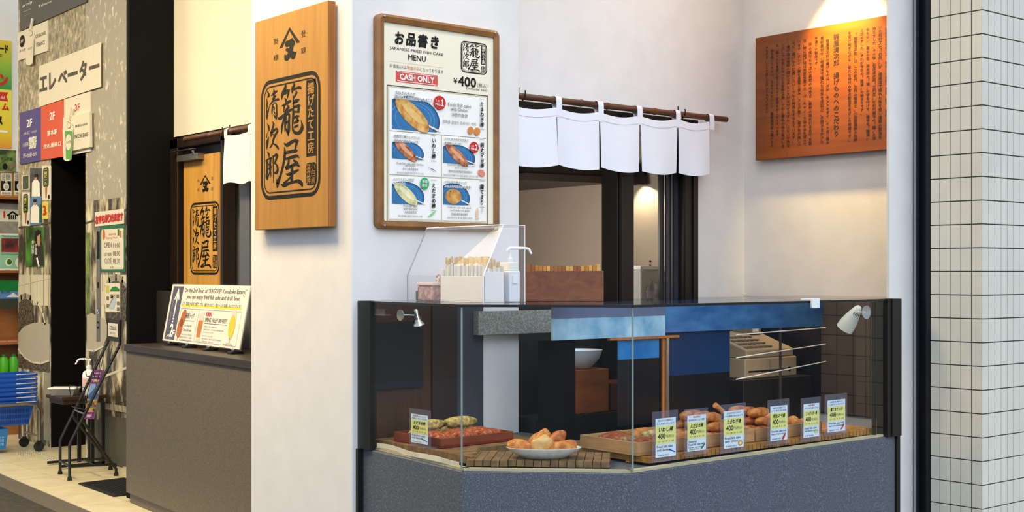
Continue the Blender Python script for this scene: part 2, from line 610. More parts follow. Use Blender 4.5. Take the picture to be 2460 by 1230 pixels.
# white end post beside the case, shutter channel
mb = MB(); mb.box((4.868, 3.30, 0), (5.045, 3.315, 3.9), M_plaster)
struct('wall_post', mb)
mb = MB()
mb.box((5.047, 3.285, 0), (5.066, 3.34, 3.9), M_alu)
mb.box((5.066, 3.325, 0), (5.115, 3.34, 3.9), M_blackmetal)
mb.box((5.108, 3.265, 0), (5.128, 3.34, 3.9), M_alu)
struct('trim_2', mb)
mb = MB()
mb.box((5.10, 3.20, 0), (5.135, 3.262, 3.9), M_rubber)
mb.box((5.026, 3.20, 0), (5.10, 3.214, 3.9), M_rubber)
struct('trim_3', mb)

# tiled corner pillar
M_tile = pm('pale_mosaic_tile', '#e2dcc9', rough=.4, noise=.05, scale=5, spec=.5)
M_grout = pm('grey_tile_joint', '#4b4742', rough=.9)
mb = MB(); mb.box((5.024, 2.954, 0), (5.62, 3.195, 3.9), M_grout)
wt = struct('wall_tiled', mb)
mb = MB()
for j in range(34):
    z0 = .007 + j * .1
    for i in range(5):
        y0 = 2.9535 + i * .05 - .0025 * (i == 0)
        mb.box((5.0195, y0, z0), (5.0245, min(y0 + .0465, 3.195), z0 + .0955), M_tile)
    for i in range(12):
        x0 = 5.0195 + i * .05
        mb.box((x0, 2.9495, z0), (x0 + .0465, 2.9545, z0 + .0955), M_tile)
struct('mosaic_tiles', mb, wt, bevel=.0012)

# kitchen behind the hatch
M_kwall = pm('kitchen_wall_paint', '#a3978a', rough=.8, noise=.04, scale=3)
M_kdark = pm('kitchen_dark_panel', '#171412', rough=.5, noise=.2, scale=4)
mb = MB(); mb.box((5.40, YN + .125, 0), (5.5, 7.6, 3.2), M_kwall)
struct('wall_kitchen_right', mb)
mb = MB(); mb.box((4.03, 7.6, 0), (5.5, 7.7, 3.2), M_kwall)
struct('wall_kitchen_back', mb)
mb = MB(); mb.box((3.992, 5.3, 0), (4.03, 7.6, 3.2), M_kwall)
struct('wall_kitchen_left', mb)
mb = MB(); mb.box((3.995, YN + .13, 3.2), (5.5, 7.7, 3.25), M_kwall); mb.box((3.69, YN + .13, 3.2), (3.995, 5.21, 3.25), M_kwall)
struct('ceiling_kitchen', mb)
# soffit above the stall
mb = MB(); mb.box((3.69, 3.35, 3.6), (XR - .002, YN - .002, 3.65), M_plaster)
struct('ceiling', mb)

# door wall, black partition, mural wall
mb = MB()
mb.box((XD, 5.22, 2.42), (XD + .1, 8.28, 4.6), M_cream)
mb.box((XD, 5.22, 0), (XD + .1, 6.86, 2.42), M_black)
struct('wall_left', mb)
mb = MB(); mb.box((3.575, 8.282, 0), (XD + .35, 8.33, 4.6), M_black)
struct('wall_partition', mb)

mb = MB(); mb.box((-3.5, 5.3, 4.75), (3.4, 13.2, 4.85), M_cream)  # unseen slab added to keep the sun out of the arcade
struct('arcade_sun_block', mb)
# ------------------------------------------------------------------ display case
A = (2.862, 4.386); B = (2.797, 3.646); Cc = (3.222, 3.222); D = (4.868, 3.258)
def v2(p): return Vector((p[0], p[1]))
def inset(p, q, d):
    """shift segment p-q towards the inside of the case by d"""
    a = v2(p); b = v2(q); t = (b - a).normalized(); n = Vector((-t.y, t.x))
    return a + n * d, b + n * d

base_poly = [A, B, Cc, (4.845, 3.2575), (4.845, 4.02), (3.70, 4.02), (3.70, 4.386)]
cb = thing('granite_counter', 'speckled dark grey granite counter base under the glass display case', 'counter', (3.7, 3.8, 0))
mb = MB(); mb.prism(base_poly, 0, ZG - .0005, M_granite); part('stone_base', mb, cb, bevel=.003)
mb = MB(); mb.box((2.836, 4.372, 0), (2.861, 4.388, ZG), M_blackmetal); part('edge_trim', mb, cb)
mb = MB(); mb.box((4.8455, 3.246, 0), (4.867, 3.298, ZG - .0005), M_blackmetal); part('edge_trim', mb, cb)

case = thing('display_case', 'glass display case with angled front on the dark granite base', 'display case', (3.6, 3.8, ZG))
# side posts
mb = MB()
mb.box((2.845, 4.30, ZG), (2.868, 4.388, ZT), M_blackmetal)
mb.box((2.868, 4.335, ZG), (2.90, 4.388, ZT), M_blackmetal)
part('side_frame', mb, case)
mb = MB()
mb.box((4.772, 3.245, ZG), (4.80, 3.30, ZT), M_blackmetal)
mb.box((4.80, 3.240, ZG), (4.868, 3.298, ZT), M_blackmetal)
mb.box((4.722, 3.275, ZG), (4.734, 3.29, ZT - .012), M_blackmetal)
part('side_frame', mb, case)
def pane(p, q, name, z0=ZG + .002, z1=ZT - .010, th=.008, trim=.001):
    a = v2(p); b = v2(q); t = (b - a).normalized(); n = Vector((-t.y, t.x))
    a = a + t * trim; b = b - t * trim
    mb = MB(); mb.prism([tuple(a), tuple(b), tuple(b + n * th), tuple(a + n * th)], z0, z1, M_glass)
    return part(name, mb, case)
pane((2.855, 4.30), B, 'glass_pane')
pane(B, Cc, 'glass_pane')
pane(Cc, (4.80, 3.2565), 'glass_pane')
# polished vertical glass edges at the two corners
M_gedge = pm('polished_glass_edge', '#8f9c96', rough=.25, noise=.05, scale=20)
for p in (B, Cc):
    mb = MB(); mb.tube([(p[0] + .004, p[1] + .004, ZG + .002), (p[0] + .004, p[1] + .004, ZT - .01)], .0035, M_gedge, n=6)
    part('glass_edge', mb, case)
# glass top with dark edge strip
mb = MB(); mb.prism([(2.862, 4.386), B, Cc, (4.866, 3.258), (4.866, 3.299), (XR - .12, 3.36), (XR - .12, 4.02), (3.70, 4.02), (3.70, 4.386)], ZT - .009, ZT, M_glass)
part('glass_top', mb, case)
mb = MB()
pts = [(2.862, 4.30), B, Cc, (4.80, 3.2565)]
for p, q in zip(pts[:-1], pts[1:]):
    a, b = inset(p, q, -.003); c, d = inset(p, q, .012)
    mb.prism([tuple(a), tuple(b), tuple(d), tuple(c)], ZT - .0095, ZT - .0005, M_blackmetal)
part('edge_strip', mb, case)
mb = MB(); q_ = on_x(893, 752, 2.872); q2 = on_x(925, 748, 2.872)
mb.box((2.869, q2.y, q_.z - .008), (2.90, q_.y, q_.z - .004), M_acryl); mb.box((2.869, q2.y, q_.z - .008), (2.872, q_.y, q_.z + .018), M_acryl); part('acrylic_bracket', mb, case)
# thin pale ledge at the foot of the panes
M_ledge = pm('pale_ledge_strip', '#c9b892', rough=.5)
mb = MB()
for p, q in zip(pts[:-1], pts[1:]):
    a, b = inset(p, q, .010); c, d = inset(p, q, .035)
    mb.prism([tuple(a), tuple(b), tuple(d), tuple(c)], ZG + .0005, ZG + .010, M_ledge)
part('ledge_strip', mb, case)
# slate and timber lining on the pillar face
M_slate = pm('dark_slate_lining', '#3c3c42', rough=.6, noise=.12, scale=5)
M_board = pm('black_board', '#141517', rough=.5, noise=.15, scale=5)
M_linwood = two_tone('brown_lining_wood', '#3a220e', '#4a2d14', 6, .3, .7, rough=.5, stretch=(8, 8, .8))
mb = MB()
mb.box((2.91, YM - .012, ZG + .002), (3.33, YM - .001, ZT - .012), M_linwood)
mb.box((3.332, YM - .014, ZG + .002), (3.475, YM - .001, ZT - .012), M_slate)
part('lining_panel', mb, case)
mb = MB()
mb.box((2.915, YM - .026, 1.03), (3.15, YM - .0125, 1.30), M_board)
part('black_notice_board', mb, case)
mb = MB()
mb.box((3.20, YM - .02, ZG + .002), (3.33, YM - .0125, ZT - .012), pm('dark_brown_panel', '#2e201a', rough=.5, noise=.1))
part('brown_panel', mb, case)
# speckled stone band under the top, carried across to the hatch
mb = MB(); mb.box((3.42, YM - .05, 1.235), (3.86, YM - .0145, 1.335), two_tone('speckled_stone_band', '#7d7c70', '#a5a498', 160, .40, .62, rough=.6, detail=3))
part('stone_band', mb, case)
# added back panels, street reflection painted in as blue, and thin white rails
M_blue = two_tone('blue_reflection_panel', '#23568e', '#5089bd', 5, .35, .7, rough=.28, stretch=(1, 1, 2.5), spec=.6)
M_bluel = two_tone('pale_reflection_panel', '#74aacb', '#bfe2f2', 9, .35, .7, rough=.25, spec=.6)
mb = MB(); mb.box((4.205, 4.00, 1.235), (5.335, 4.012, ZT - .011), M_blue); part('reflection_valance', mb, case)
mb = MB(); mb.box((3.54, 4.00, 1.222), (4.203, 4.012, 1.312), M_bluel); part('reflection_valance', mb, case)
mb = MB(); mb.box((3.54, 3.998, 1.312), (4.203, 4.012, ZT - .011), pm('grey_violet_rail', '#6d7590', rough=.3, noise=.08)); part('top_rail', mb, case)
M_amber = two_tone('amber_lit_wood', '#a85a20', '#c97a34', 6, .3, .7, rough=.4, stretch=(6, 6, .6))  # lamp glow on the edges is put into the wood colour
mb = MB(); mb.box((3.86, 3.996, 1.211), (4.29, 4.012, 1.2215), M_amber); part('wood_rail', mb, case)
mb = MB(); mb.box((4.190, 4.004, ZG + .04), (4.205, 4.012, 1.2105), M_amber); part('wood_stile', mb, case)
mb = MB(); mb.box((4.206, 3.994, ZG + .04), (4.222, 4.008, 1.2105), M_alu); part('metal_stile', mb, case)
# added back leaves: reflected blue put into the colour above, near black below
M_navy = pm('navy_reflection_panel', '#0f2f57', rough=.25, noise=.15, scale=5)
M_bl2 = two_tone('bright_reflection_panel', '#1f6cae', '#3f9ad6', 5, .35, .7, rough=.25)
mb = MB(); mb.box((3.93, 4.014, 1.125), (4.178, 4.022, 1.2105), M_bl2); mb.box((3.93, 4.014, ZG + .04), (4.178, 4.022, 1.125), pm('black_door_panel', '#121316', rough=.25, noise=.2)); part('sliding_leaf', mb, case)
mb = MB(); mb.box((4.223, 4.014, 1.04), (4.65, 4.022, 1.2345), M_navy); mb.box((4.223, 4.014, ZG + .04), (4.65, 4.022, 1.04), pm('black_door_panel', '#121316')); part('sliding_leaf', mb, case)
for z0, z1 in ((1.212, 1.226), (1.105, 1.145), (1.005, 1.058)):
    mb = MB(); mb.tube([(4.66, 3.985, z0), (5.335, 3.985, z1)], .0027, M_white, n=8)
    part('rail', mb, case)
mb = MB(); mb.box((4.988, 3.988, ZG + .002), (4.996, 3.998, 1.235), pm('brown_grey_mullion', '#4a4140', rough=.4))
part('mullion', mb, case)
# little white clip on the top edge
mb = MB()
p = on_y(1952, 727, 3.252)
mb.box((p.x - .035, 3.232, ZT - .001), (p.x + .02, 3.285, ZT + .009), M_white)
mb.box((p.x - .035, 3.225, ZT - .030), (p.x + .012, 3.236, ZT + .009), M_white)
solo('glass_clip', mb, 'small white plastic clip on the top front edge of the display case', 'clip', bevel=.002)

# ------------------------------------------------------------------ slatted boards inside
M_slat = two_tone('bamboo_slat_wood', '#8a5a22', '#b98338', 5, .3, .7, rough=.5, stretch=(6, 6, 6))
M_slatd = two_tone('aged_slat_wood', '#5e4426', '#8c6c40', 5, .3, .7, rough=.55, stretch=(6, 6, 6))
def slatted(name, label, p0, run, step, n, w, z0, z1, mat, jit=0.0, cut=None):
    """n slats from p0, each along run, stepped sideways"""
    mb = MB(); rnd = random.Random(3)
    run = Vector(run); step = Vector(step); sn = step.normalized()
    for i in range(n):
        j = rnd.uniform(-jit, jit)
        a = Vector(p0) + step * i + run.normalized() * j
        b = a + run * (cut(a) if cut else 1)
        mb.prism([tuple(a), tuple(b), tuple(b + sn * w), tuple(a + sn * w)], z0, z1 - abs(rnd.uniform(0, .002)), mat)
    a = Vector(p0); e = Vector(p0) + step * n
    for t in ((.2, .8) if not cut else ()):
        q = Vector(p0) + run * t
        mb.prism([tuple(q), tuple(q + step * n), tuple(q + step * n + run.normalized() * .02), tuple(q + run.normalized() * .02)], z0 - .008, z0 + .001, mat)
    return solo(name, mb, label, 'slatted board')
slatted('slatted_board', 'brown slatted board under the red-brown tray at the left end of the case', (2.872, 3.690), (.52, .0), (.0008, .0292), 22, .0275, .812, .840, M_slatd, cut=lambda a: 1 if a.y > 3.86 else max(.01, (a.y - .80 - a.x) / .52))
slatted('slatted_board', 'slatted board with stepped ends under the white plate', (2.838, 3.672), (.175, .175), (.0212, -.0212), 17, .0275, .812, .834, M_slatd, jit=.008)
slatted('slatted_board', 'long bamboo slatted board under the row of wooden trays', (3.385, 3.302), (0, .50), (.0240, 0), 58, .0205, .811, .834, M_slat)

# folded strip of paper against the left pane
mb = MB()
M_paper = pm('cream_paper', '#e6dcc0', rough=.8, noise=.04)
mb.sheet(lambda u, v: (2.868 - .056 * u + .006 * math.sin(u * 7), 4.285 - .60 * u, .8115 + .018 * v + .003 * math.sin(u * 11)), 20, 2, M_paper, .0015)
solo('paper_strip', mb, 'folded strip of cream paper along the foot of the left glass pane', 'paper')

# ------------------------------------------------------------------ trays
M_trayred = two_tone('red_brown_tray_wood', '#6e2f16', '#86401f', 5, .3, .7, rough=.45, stretch=(2, 2, 9))
M_tray = two_tone('plain_tray_wood', '#b08050', '#c99c6a', 5, .3, .7, rough=.5, stretch=(2, 2, 9))
def tray(label, x0, y0, x1, y1, z0, h, mat, mat_in, t=.008, rot=0):
    c = Vector(((x0 + x1) / 2, (y0 + y1) / 2, z0))
    r = thing('wooden_tray', label, 'tray', c)
    xf = Matrix.Translation(c) @ Matrix.Rotation(rot, 4, 'Z') @ Matrix.Translation(-c)
    mb = MB(); mb.xf = xf; mb.box((x0, y0, z0), (x1, y1, z0 + .008), mat_in); part('bottom', mb, r)
    for a, b in (((x0, y0), (x1, y0 + t)), ((x0, y1 - t), (x1, y1)), ((x0, y0 + t), (x0 + t, y1 - t)), ((x1 - t, y0 + t), (x1, y1 - t))):
        mb = MB(); mb.xf = xf; mb.box((a[0], a[1], z0 + .008), (b[0], b[1], z0 + h), mat); part('side', mb, r, bevel=.001)
    return xf
ZS = .8405
tray('shallow red-brown wooden tray of fish cake sticks at the left end', 2.915, 3.935, 3.275, 4.235, ZS, .036, M_trayred, pm('red_tray_floor', '#7a1f16', rough=.4), rot=.03)
ZB = .8345
TR = [('wooden tray behind the sardine and edamame price cards', 3.372, 3.728), ('wooden tray behind the onion stick price card', 3.738, 4.022), ('wooden tray behind the cod roe and butter price cards', 4.032, 4.452)]
for lab, x0, x1 in TR:
    tray(lab, x0, 3.345, x1, 3.655, ZB, .048, M_tray, M_tray)

# ------------------------------------------------------------------ fish cakes
def cake_mat(name, c1, c2, c3, sc=26):
    m = two_tone(name, c1, c2, sc, .35, .6, rough=.5, c3=c3, bump=.8, spec=.4)
    return m
M_ck_gold = cake_mat('golden_fried_crust', '#a5561c', '#d88c3e', '#f2c684', 38)
M_ck_brown = cake_mat('brown_fried_crust', '#8a3f14', '#c6732e', '#e6ad66', 38)
M_ck_red = cake_mat('red_flecked_crust', '#7a2c10', '#b0582a', '#dca468', 110)
M_ck_green = cake_mat('pale_crust_with_green_flecks', '#7b7430', '#cfae68', '#e0c88c', 60)
M_ck_grey = cake_mat('grey_brown_crust', '#6d4a2c', '#a07a4c', '#cfae7c', 80)
M_stick = two_tone('pale_stick_wood', '#c9a565', '#e2c890', 8, .3, .7, rough=.6, stretch=(1, 1, .1))
def cake(c, rad, rz, ry, mat, seed, label, group=None, stick=0, amp=.10, p=2.3):
    R = (Matrix.Rotation(rz, 3, 'Z') @ Matrix.Rotation(ry, 3, 'Y'))
    r = thing('fish_cake', label, 'fish cake', (c[0], c[1], c[2] - rad[2]), group)
    mb = MB(); mb.blob(c, rad, mat, R, amp=amp, seed=seed, p=p, nu=20, nv=14, freq=2.4)
    part('cake_body', mb, r, smooth=60)
    if stick:
        d = R @ Vector((1, 0, 0))
        mb = MB(); mb.tube([Vector(c) + d * rad[0] * .8, Vector(c) + d * (rad[0] + stick)], .0035, M_stick, n=6)
        part('stick', mb, r)
    return r
# left tray: pale sticks at the back, red ones in front
zt = ZS + .008
for i, (y, x0) in enumerate([(4.165, 2.985), (4.165, 3.15)]):
    cake((x0 + .02, y, zt + .021), (.080, .023, .021), .05, 0, M_ck_green, 10 + i, 'pale green-flecked fish cake stick in the back row of the red-brown tray', 'pale fish cakes in the left tray')
for i in range(2):
    cake((3.02 + .15 * i, 4.14, zt + .056), (.078, .022, .020), .05, 0, M_ck_green, 20 + i, ['left one of the two pale green-flecked fish cakes lying on top in the left tray', 'right one of the two pale green-flecked fish cakes lying on top in the left tray'][i])
for i in range(3):
    for j in range(3):
        cake((2.985 + .112 * i, 4.085 - .046 * j, zt + .018), (.055, .022, .018), .02, 0, M_ck_red, 30 + i * 3 + j, 'red-flecked fish cake stick in the front rows of the red-brown tray', 'red fish cakes in the left tray')
# oval plate
pc = Vector((3.083, 3.533, .8345))
th = math.radians(-45 + 4)
mb = MB()
M_plate = two_tone('speckled_white_glaze', '#c9cac6', '#dededa', 60, .3, .5, rough=.25, spec=.6)
prof = [(.0, .004), (.060, .004), (.064, 0), (.075, 0), (.095, .010), (.122, .024), (.134, .036), (.136, .038), (.134, .039), (.118, .030), (.090, .016), (.060, .010), (0, .009)]
mb.lathe(prof, pc, M_plate, n=40, ex=1, ey=.58, rotz=th, cap=False)
solo('serving_plate', mb, 'speckled white oval plate heaped with fried fish cakes', 'plate', smooth=50)
Rz = Matrix.Rotation(th, 3, 'Z')
for i, (u, v, z, ra, rz, ry, mt, lab) in enumerate([
        (-.080, .004, .040, (.050, .028, .024), .0, .15, M_ck_gold, 'leftmost golden fish cake on the white plate'),
        (-.018, .024, .056, (.046, .030, .026), .4, -.75, M_ck_gold, 'tall golden fish cake leaning at the back left of the plate'),
        (-.008, -.018, .050, (.040, .028, .030), .2, -.55, pm('pale_fried_crust', '#d9a765', rough=.4, noise=.18, scale=40, bump=.3), 'palest fish cake standing at the front middle of the plate'),
        (.040, .018, .058, (.046, .028, .026), .3, -.6, M_ck_brown, 'brown fish cake leaning at the back right of the plate'),
        (.060, -.012, .038, (.064, .026, .023), .1, -.18, M_ck_gold, 'long golden fish cake at the right front of the plate')]):
    c = pc + Rz @ Vector((u, v, 0)) + Vector((0, 0, z))
    cake(tuple(c), ra, th + rz, ry, mt, 50 + i, lab, amp=.12, p=2.6)
# three wooden trays
zt = ZB + .008
rnd = random.Random(11)
def heap(x0, x1, layers, mat, lab, grp, rad, top=None, stick=.05):
    dx = rad[0] * 2.05; dy = rad[1] * 2.1
    for L in range(layers):
        nx = int((x1 - x0 - .02 - L * .04) / dx)
        ny = max(1, int((.285 - L * .06) / dy))
        ox = (x0 + x1) / 2 - (nx - 1) * dx / 2; oy = 3.50 - (ny - 1) * dy / 2
        for i in range(nx):
            for j in range(ny):
                if L == 0 and 0 < j < ny - 1 and layers > 1 and False: continue
                m = mat[rnd.randrange(len(mat))]
                c = (ox + i * dx + rnd.uniform(-.004, .004), oy + j * dy, zt + rad[2] * (1 + 1.75 * L))
                cake(c, (rad[0] * rnd.uniform(.94, 1.02), rad[1], rad[2]), rnd.uniform(-.12, .12), rnd.uniform(-.06, .06), m, rnd.randrange(9999), lab, grp, amp=.06)
heap(3.38, 3.57, 1, [M_ck_grey, M_ck_red], 'grey-brown sardine fish cake in the wooden tray behind the first price card', 'sardine fish cakes', (.075, .029, .024))
heap(3.57, 3.725, 2, [M_ck_green, M_ck_red, M_ck_gold], 'fish cake piled in the wooden tray behind the edamame price card', 'edamame fish cakes', (.064, .030, .025))
heap(3.742, 4.02, 3, [M_ck_gold], 'golden onion fish cake in the heap behind the onion price card', 'onion fish cakes', (.056, .025, .0195))
heap(4.04, 4.30, 3, [M_ck_gold, M_ck_brown], 'orange-brown fish cake in the heap behind the cod roe price card', 'cod roe fish cakes', (.056, .025, .0195))
for i in range(2):
    for j in range(4):
        cake((4.345 + .062 * i, 3.395 + .064 * j, zt + .029), (.029, .029, .028), 0, 0, M_ck_gold, 700 + i * 4 + j, 'round golden fish cake ball behind the last two price cards', 'round fish cake balls', amp=.06, p=2)
# tongs lying on the onion heap
mb = MB()
p = on_y(1718, 973, 3.50); q = on_y(1750, 1000, 3.50)
M_tong = pm('orange_bamboo', '#d58a45', rough=.5, noise=.08)
d = (q - p).normalized()
mb.tube([p, p + d * .03, q], [.012, .011, .006], M_tong, n=8)
solo('bamboo_tongs', mb, 'handle of bamboo tongs sticking up behind the onion stick price card', 'tongs', smooth=40)

# ------------------------------------------------------------------ price cards
M_hold = glass_mat('card_sleeve_plastic', tint=(.93, .92, .95), ior=1.35, veil=.06, veil_col=(.85, .8, .95))
M_cardw = pm('card_pale_blue_paper', '#e2ecf6', rough=.6, noise=.02)
M_cardy = pm('card_yellow_paper', '#f0e788', rough=.6, noise=.03)
M_cardi = pm('card_pale_print', '#e9ece6', rough=.6)
M_green = pm('green_print', '#2e7d3a', rough=.6, noise=.05)
M_orange = pm('orange_print', '#d9863a', rough=.6, noise=.05)
M_blueink = pm('blue_print', '#33558f', rough=.6)
def price_card(label, P, x0, y0, x1, y1, head, name, en, icon, lean=0):
    """sleeve between the photo corners (left top, right bottom) on panel P"""
    a = P.uv(x0, y0); b = P.uv(x1, y1)
    u0, u1 = a[0], b[0]; v1, v0 = a[1], b[1]
    v0 = max(v0, VFLOOR); w = u1 - u0; h = v1 - v0
    base = P.w((u0 + u1) / 2, v0, 0)
    r = thing('price_card', label, 'price card', base, 'price cards in the display case')
    Q = Panel(P.w(u0, v0, 0), P.U, P.V, .0005)
    mb = MB(); mb.extr([Q.w(0, 0, 0), Q.w(w, 0, 0), Q.w(w, h, 0), Q.w(0, h, 0)], -Q.N * .003, M_hold); part('sleeve', mb, r)
    mb = MB(); mb.extr([Q.w(0, -.001, 0) - Q.N * .003, Q.w(w, -.001, 0) - Q.N * .003, Q.w(w, .003, 0) - Q.N * .003, Q.w(0, .003, 0) - Q.N * .003], -Q.N * .03, M_hold); part('foot', mb, r)
    mx = w * .10; yb = h * .09; yt = h * .86
    cw = w - 2 * mx; ch = yt - yb
    Q.rect((mx, yb), (mx + cw, yt), M_cardw, 2, 'card')
    Q.rect((mx, yb + ch * .34), (mx + cw, yb + ch * .80), M_cardy, 3, 'card')
    X = lambda f: mx + cw * f
    Y = lambda f: yb + ch * f
    if len(head) > 1 and head[0] == '!':
        Q.text(head[1:5], (X(.3), Y(.925)), (X(.7), Y(.98)), M_red, k=4)
        head = head[5:]
        Q.text(head, (X(.06), Y(.84)), (X(.94), Y(.90)), M_inkgrey, k=4)
    else:
        k = len(head) // 2
        Q.text(head[:k], (X(.14), Y(.915)), (X(.86), Y(.97)), M_inkgrey, k=4)
        Q.text(head[k:], (X(.06), Y(.835)), (X(.94), Y(.89)), M_inkgrey, k=4)
    Q.text(name, (X(.16), Y(.65)), (X(.86), Y(.77)), M_ink, k=4, shear=.2, bold=.015)
    Q.text('400', (X(.12), Y(.47)), (X(.46), Y(.61)), M_ink, k=4, bold=.01)
    Q.text('円(税込)', (X(.48), Y(.48)), (X(.90), Y(.57)), M_inkgrey, k=4)
    Q.text('えび・小麦・卵・乳・大豆', (X(.1), Y(.38)), (X(.9), Y(.43)), M_inkgrey, k=4)
    n = len(en)
    for i, t in enumerate(en):
        y = .30 - i * .085
        Q.text(t, (X(.06), Y(y - .06)), (X(.06 + min(.86, .052 * len(t))), Y(y + .005)), M_ink, k=4)
    Q.text('炸鱼饼 튀김', (X(.1), Y(.03)), (X(.62), Y(.075)), M_inkgrey, k=4)
    if icon == 'fish':
        Q.poly([(X(.62), Y(.17)), (X(.95), Y(.09)), (X(.97), Y(.11)), (X(.66), Y(.20))], M_blueink, 4, 'picture')
    elif icon == 'bean':
        Q.ell((X(.82), Y(.10)), cw * .15, ch * .025, M_green, 4, 'picture', rot=.7)
    elif icon == 'onion':
        Q.ell((X(.82), Y(.11)), cw * .11, ch * .075, M_orange, 4, 'picture')
        Q.ell((X(.82), Y(.11)), cw * .06, ch * .045, M_cardy, 5, 'picture')
    elif icon == 'roe':
        Q.ell((X(.78), Y(.09)), cw * .14, ch * .04, M_red, 4, 'picture', rot=.9)
    elif icon == 'potato':
        Q.ell((X(.80), Y(.16)), cw * .12, ch * .06, pm('potato_print', '#d8cf7c'), 4, 'picture')
    elif icon == 'ginger':
        Q.poly([(X(.72), Y(.05)), (X(.80), Y(.05)), (X(.95), Y(.20)), (X(.90), Y(.24))], M_red, 4, 'picture')
    Q.build(r)
VFLOOR = ZG + .0145
PC = YP(3.280)
price_card('price card reading いわし棒, first from the left along the long front pane', PC, 1568, 990, 1629, 1104, '脂ののった新鮮ないわしを使っています！', 'いわし棒', ['Fried fish cake', 'with Sardine.'], 'fish')
price_card('price card reading えだまめ棒, second from the left along the long front pane', PC, 1645, 984, 1701, 1089, '!季節限定旬の枝豆をたっぷり使用！', 'えだまめ棒', ['Seasonal', 'Fried fish cake with', 'Green soy beans.'], 'bean')
price_card('price card reading たまねぎ棒 in a glossy curled sleeve, in front of the onion heap', PC, 1732, 973, 1792, 1082, '玉ねぎの甘みとまろやかな風味を楽しめます', 'たまねぎ棒', ['Fried fish cake', '  with Onion.'], 'onion')
price_card('price card reading 明太マヨ棒, fourth from the left along the long front pane', PC, 1845, 962, 1896, 1064, '博多名物ピリッと辛さが人気', '明太マヨ棒', ['Fried fish cake with', 'Mayo and spicy cod roe.'], 'roe')
price_card('price card reading じゃがバター棒, second from the right along the long front pane', PC, 1925, 957, 1972, 1056, '!新登場懐かしい味と香りです！', 'じゃがバター棒', ['Fried fish cake', 'with Butter potato.'], 'potato')
price_card('price card reading 籠てまり いか, rightmost along the long front pane', PC, 1982, 949, 2035, 1042, '甘酢生姜のさっぱりいか入り', '籠てまり いか', ['Fried fish cake with', 'Squid and pickled ginger.'], 'ginger')
PL = XP(2.885)
price_card('price card alone behind the left glass pane in front of the red-brown tray', PL, 983, 980, 1034, 1078, '枝豆をたっぷり使用しました人気', 'えだまめ棒', ['Fried fish cake', 'with Edamame.'], 'fish')

# ------------------------------------------------------------------ lamps in the case
def left_lamp():
    p = on_x(961, 757, 2.868)
    r = thing('spot_lamp', 'small chrome spot lamp on a suction disc inside the left glass pane', 'lamp', (p.x, p.y, p.z - .06))
    mb = MB(); mb.lathe([(.0, .012), (.012, .011), (.02, .006), (.022, 0)][::-1], p, pm('suction_cup_plastic', '#a9a593', rough=.25, noise=.05), n=20, axis=(1, 0, 0)); part('suction_disc', mb, r, smooth=50)
    e = p + Vector((.055, -.035, -.002))
    mb = MB(); mb.tube([p + Vector((.01, 0, 0)), p + Vector((.03, -.012, 0)), e], .003, M_chrome, n=8); part('arm', mb, r, smooth=50)
    d = Vector((.25, -.02, -1)).normalized()
    mb = MB(); mb.lathe([(.0, -.026), (.006, -.025), (.009, -.018), (.009, .012), (.010, .018)], e, M_chrome, n=16, axis=d); part('lamp_socket', mb, r, smooth=40)
    mb = MB(); mb.lathe([(.010, .016), (.013, .024), (.021, .034), (.022, .039), (.018, .036), (.0, .03)], e, pm('reflector_glass', '#d9d6c4', rough=.15, noise=.03, metal=.7), n=20, axis=d); part('reflector_bulb', mb, r, smooth=40)
    lamp('SPOT', 'case_spot_light_left', e + d * .045, 1.6, (1, .74, .46), target=e + d + Vector((.05, .05, 0)), spot=115, blend=.9, soft=.015)
left_lamp()
def right_lamp():
    p = on_y(2082, 750, 3.275)
    r = thing('clip_lamp', 'white bullet-shaped lamp on a suction disc at the right end of the case', 'lamp', (p.x, p.y, p.z - .08))
    mb = MB(); mb.lathe([(.0, .014), (.014, .012), (.026, .006), (.029, 0)][::-1], p, glass_mat('suction_cup_clear', tint=(.8, .8, .8), ior=1.4, veil=.25), n=22, axis=(0, 1, 0)); part('suction_disc', mb, r, smooth=50)
    c0 = on_y(2064, 737, 3.335)
    dv = ray(2036, 790); c1 = EYE + dv * ((c0 - EYE).dot(FWD) / dv.dot(FWD)) + FWD * .045
    ax = (c1 - c0)
    L = ax.length; ax.normalize()
    mb = MB(); mb.tube([p + Vector((0, .008, 0)), c0 + ax * .03], .004, M_white, n=8); part('arm', mb, r)
    M_lw = pm('ivory_lamp_enamel', '#e6e2cf', rough=.3, noise=.02, coat=.3)
    mb = MB()
    prof = [(.0, -.004), (.008, -.003), (.014, .004), (.020, .02), (.030, .055), (.036, .085), (.038, L + .002), (.036, L + .002), (.034, .085), (.02, .03), (.0, .025)]
    mb.lathe(prof, c0, M_lw, n=28, axis=ax); part('lamp_shade', mb, r, smooth=50)
    mb = MB()
    q = ax.to_track_quat('Z', 'Y').to_matrix()
    for f0, z0, L2, rr in [(a, .022, .012, .0215) for a in (-.7, -.35, 0, .35)] :
        for base in (-PI / 2,):
            vw = -(FWD - ax * FWD.dot(ax)).normalized(); sd = ax.cross(vw)
            n = vw * math.cos(f0) + sd * math.sin(f0)
            c = c0 + ax * (z0 + .01) + n * (rr + .001)
            mb.tube([c - ax * L2 / 2, c + ax * L2 / 2], .0022, M_ink, n=6)
    part('vent_slot', mb, r)
    mb = MB(); mb.lathe([(.0, L - .02), (.02, L - .018), (.024, L - .006), (.0, L - .003)], c0, pm('bulb_glass', '#fff0d0', rough=.2, emit=3), n=16, axis=ax); part('bulb', mb, r, smooth=60)
    lamp('SPOT', 'case_spot_light_right', c0 + ax * (L + .01), 6, (1, .66, .34), target=c0 + ax * 1.0 + Vector((0, .1, 0)), spot=120, blend=.8, soft=.02)
right_lamp()
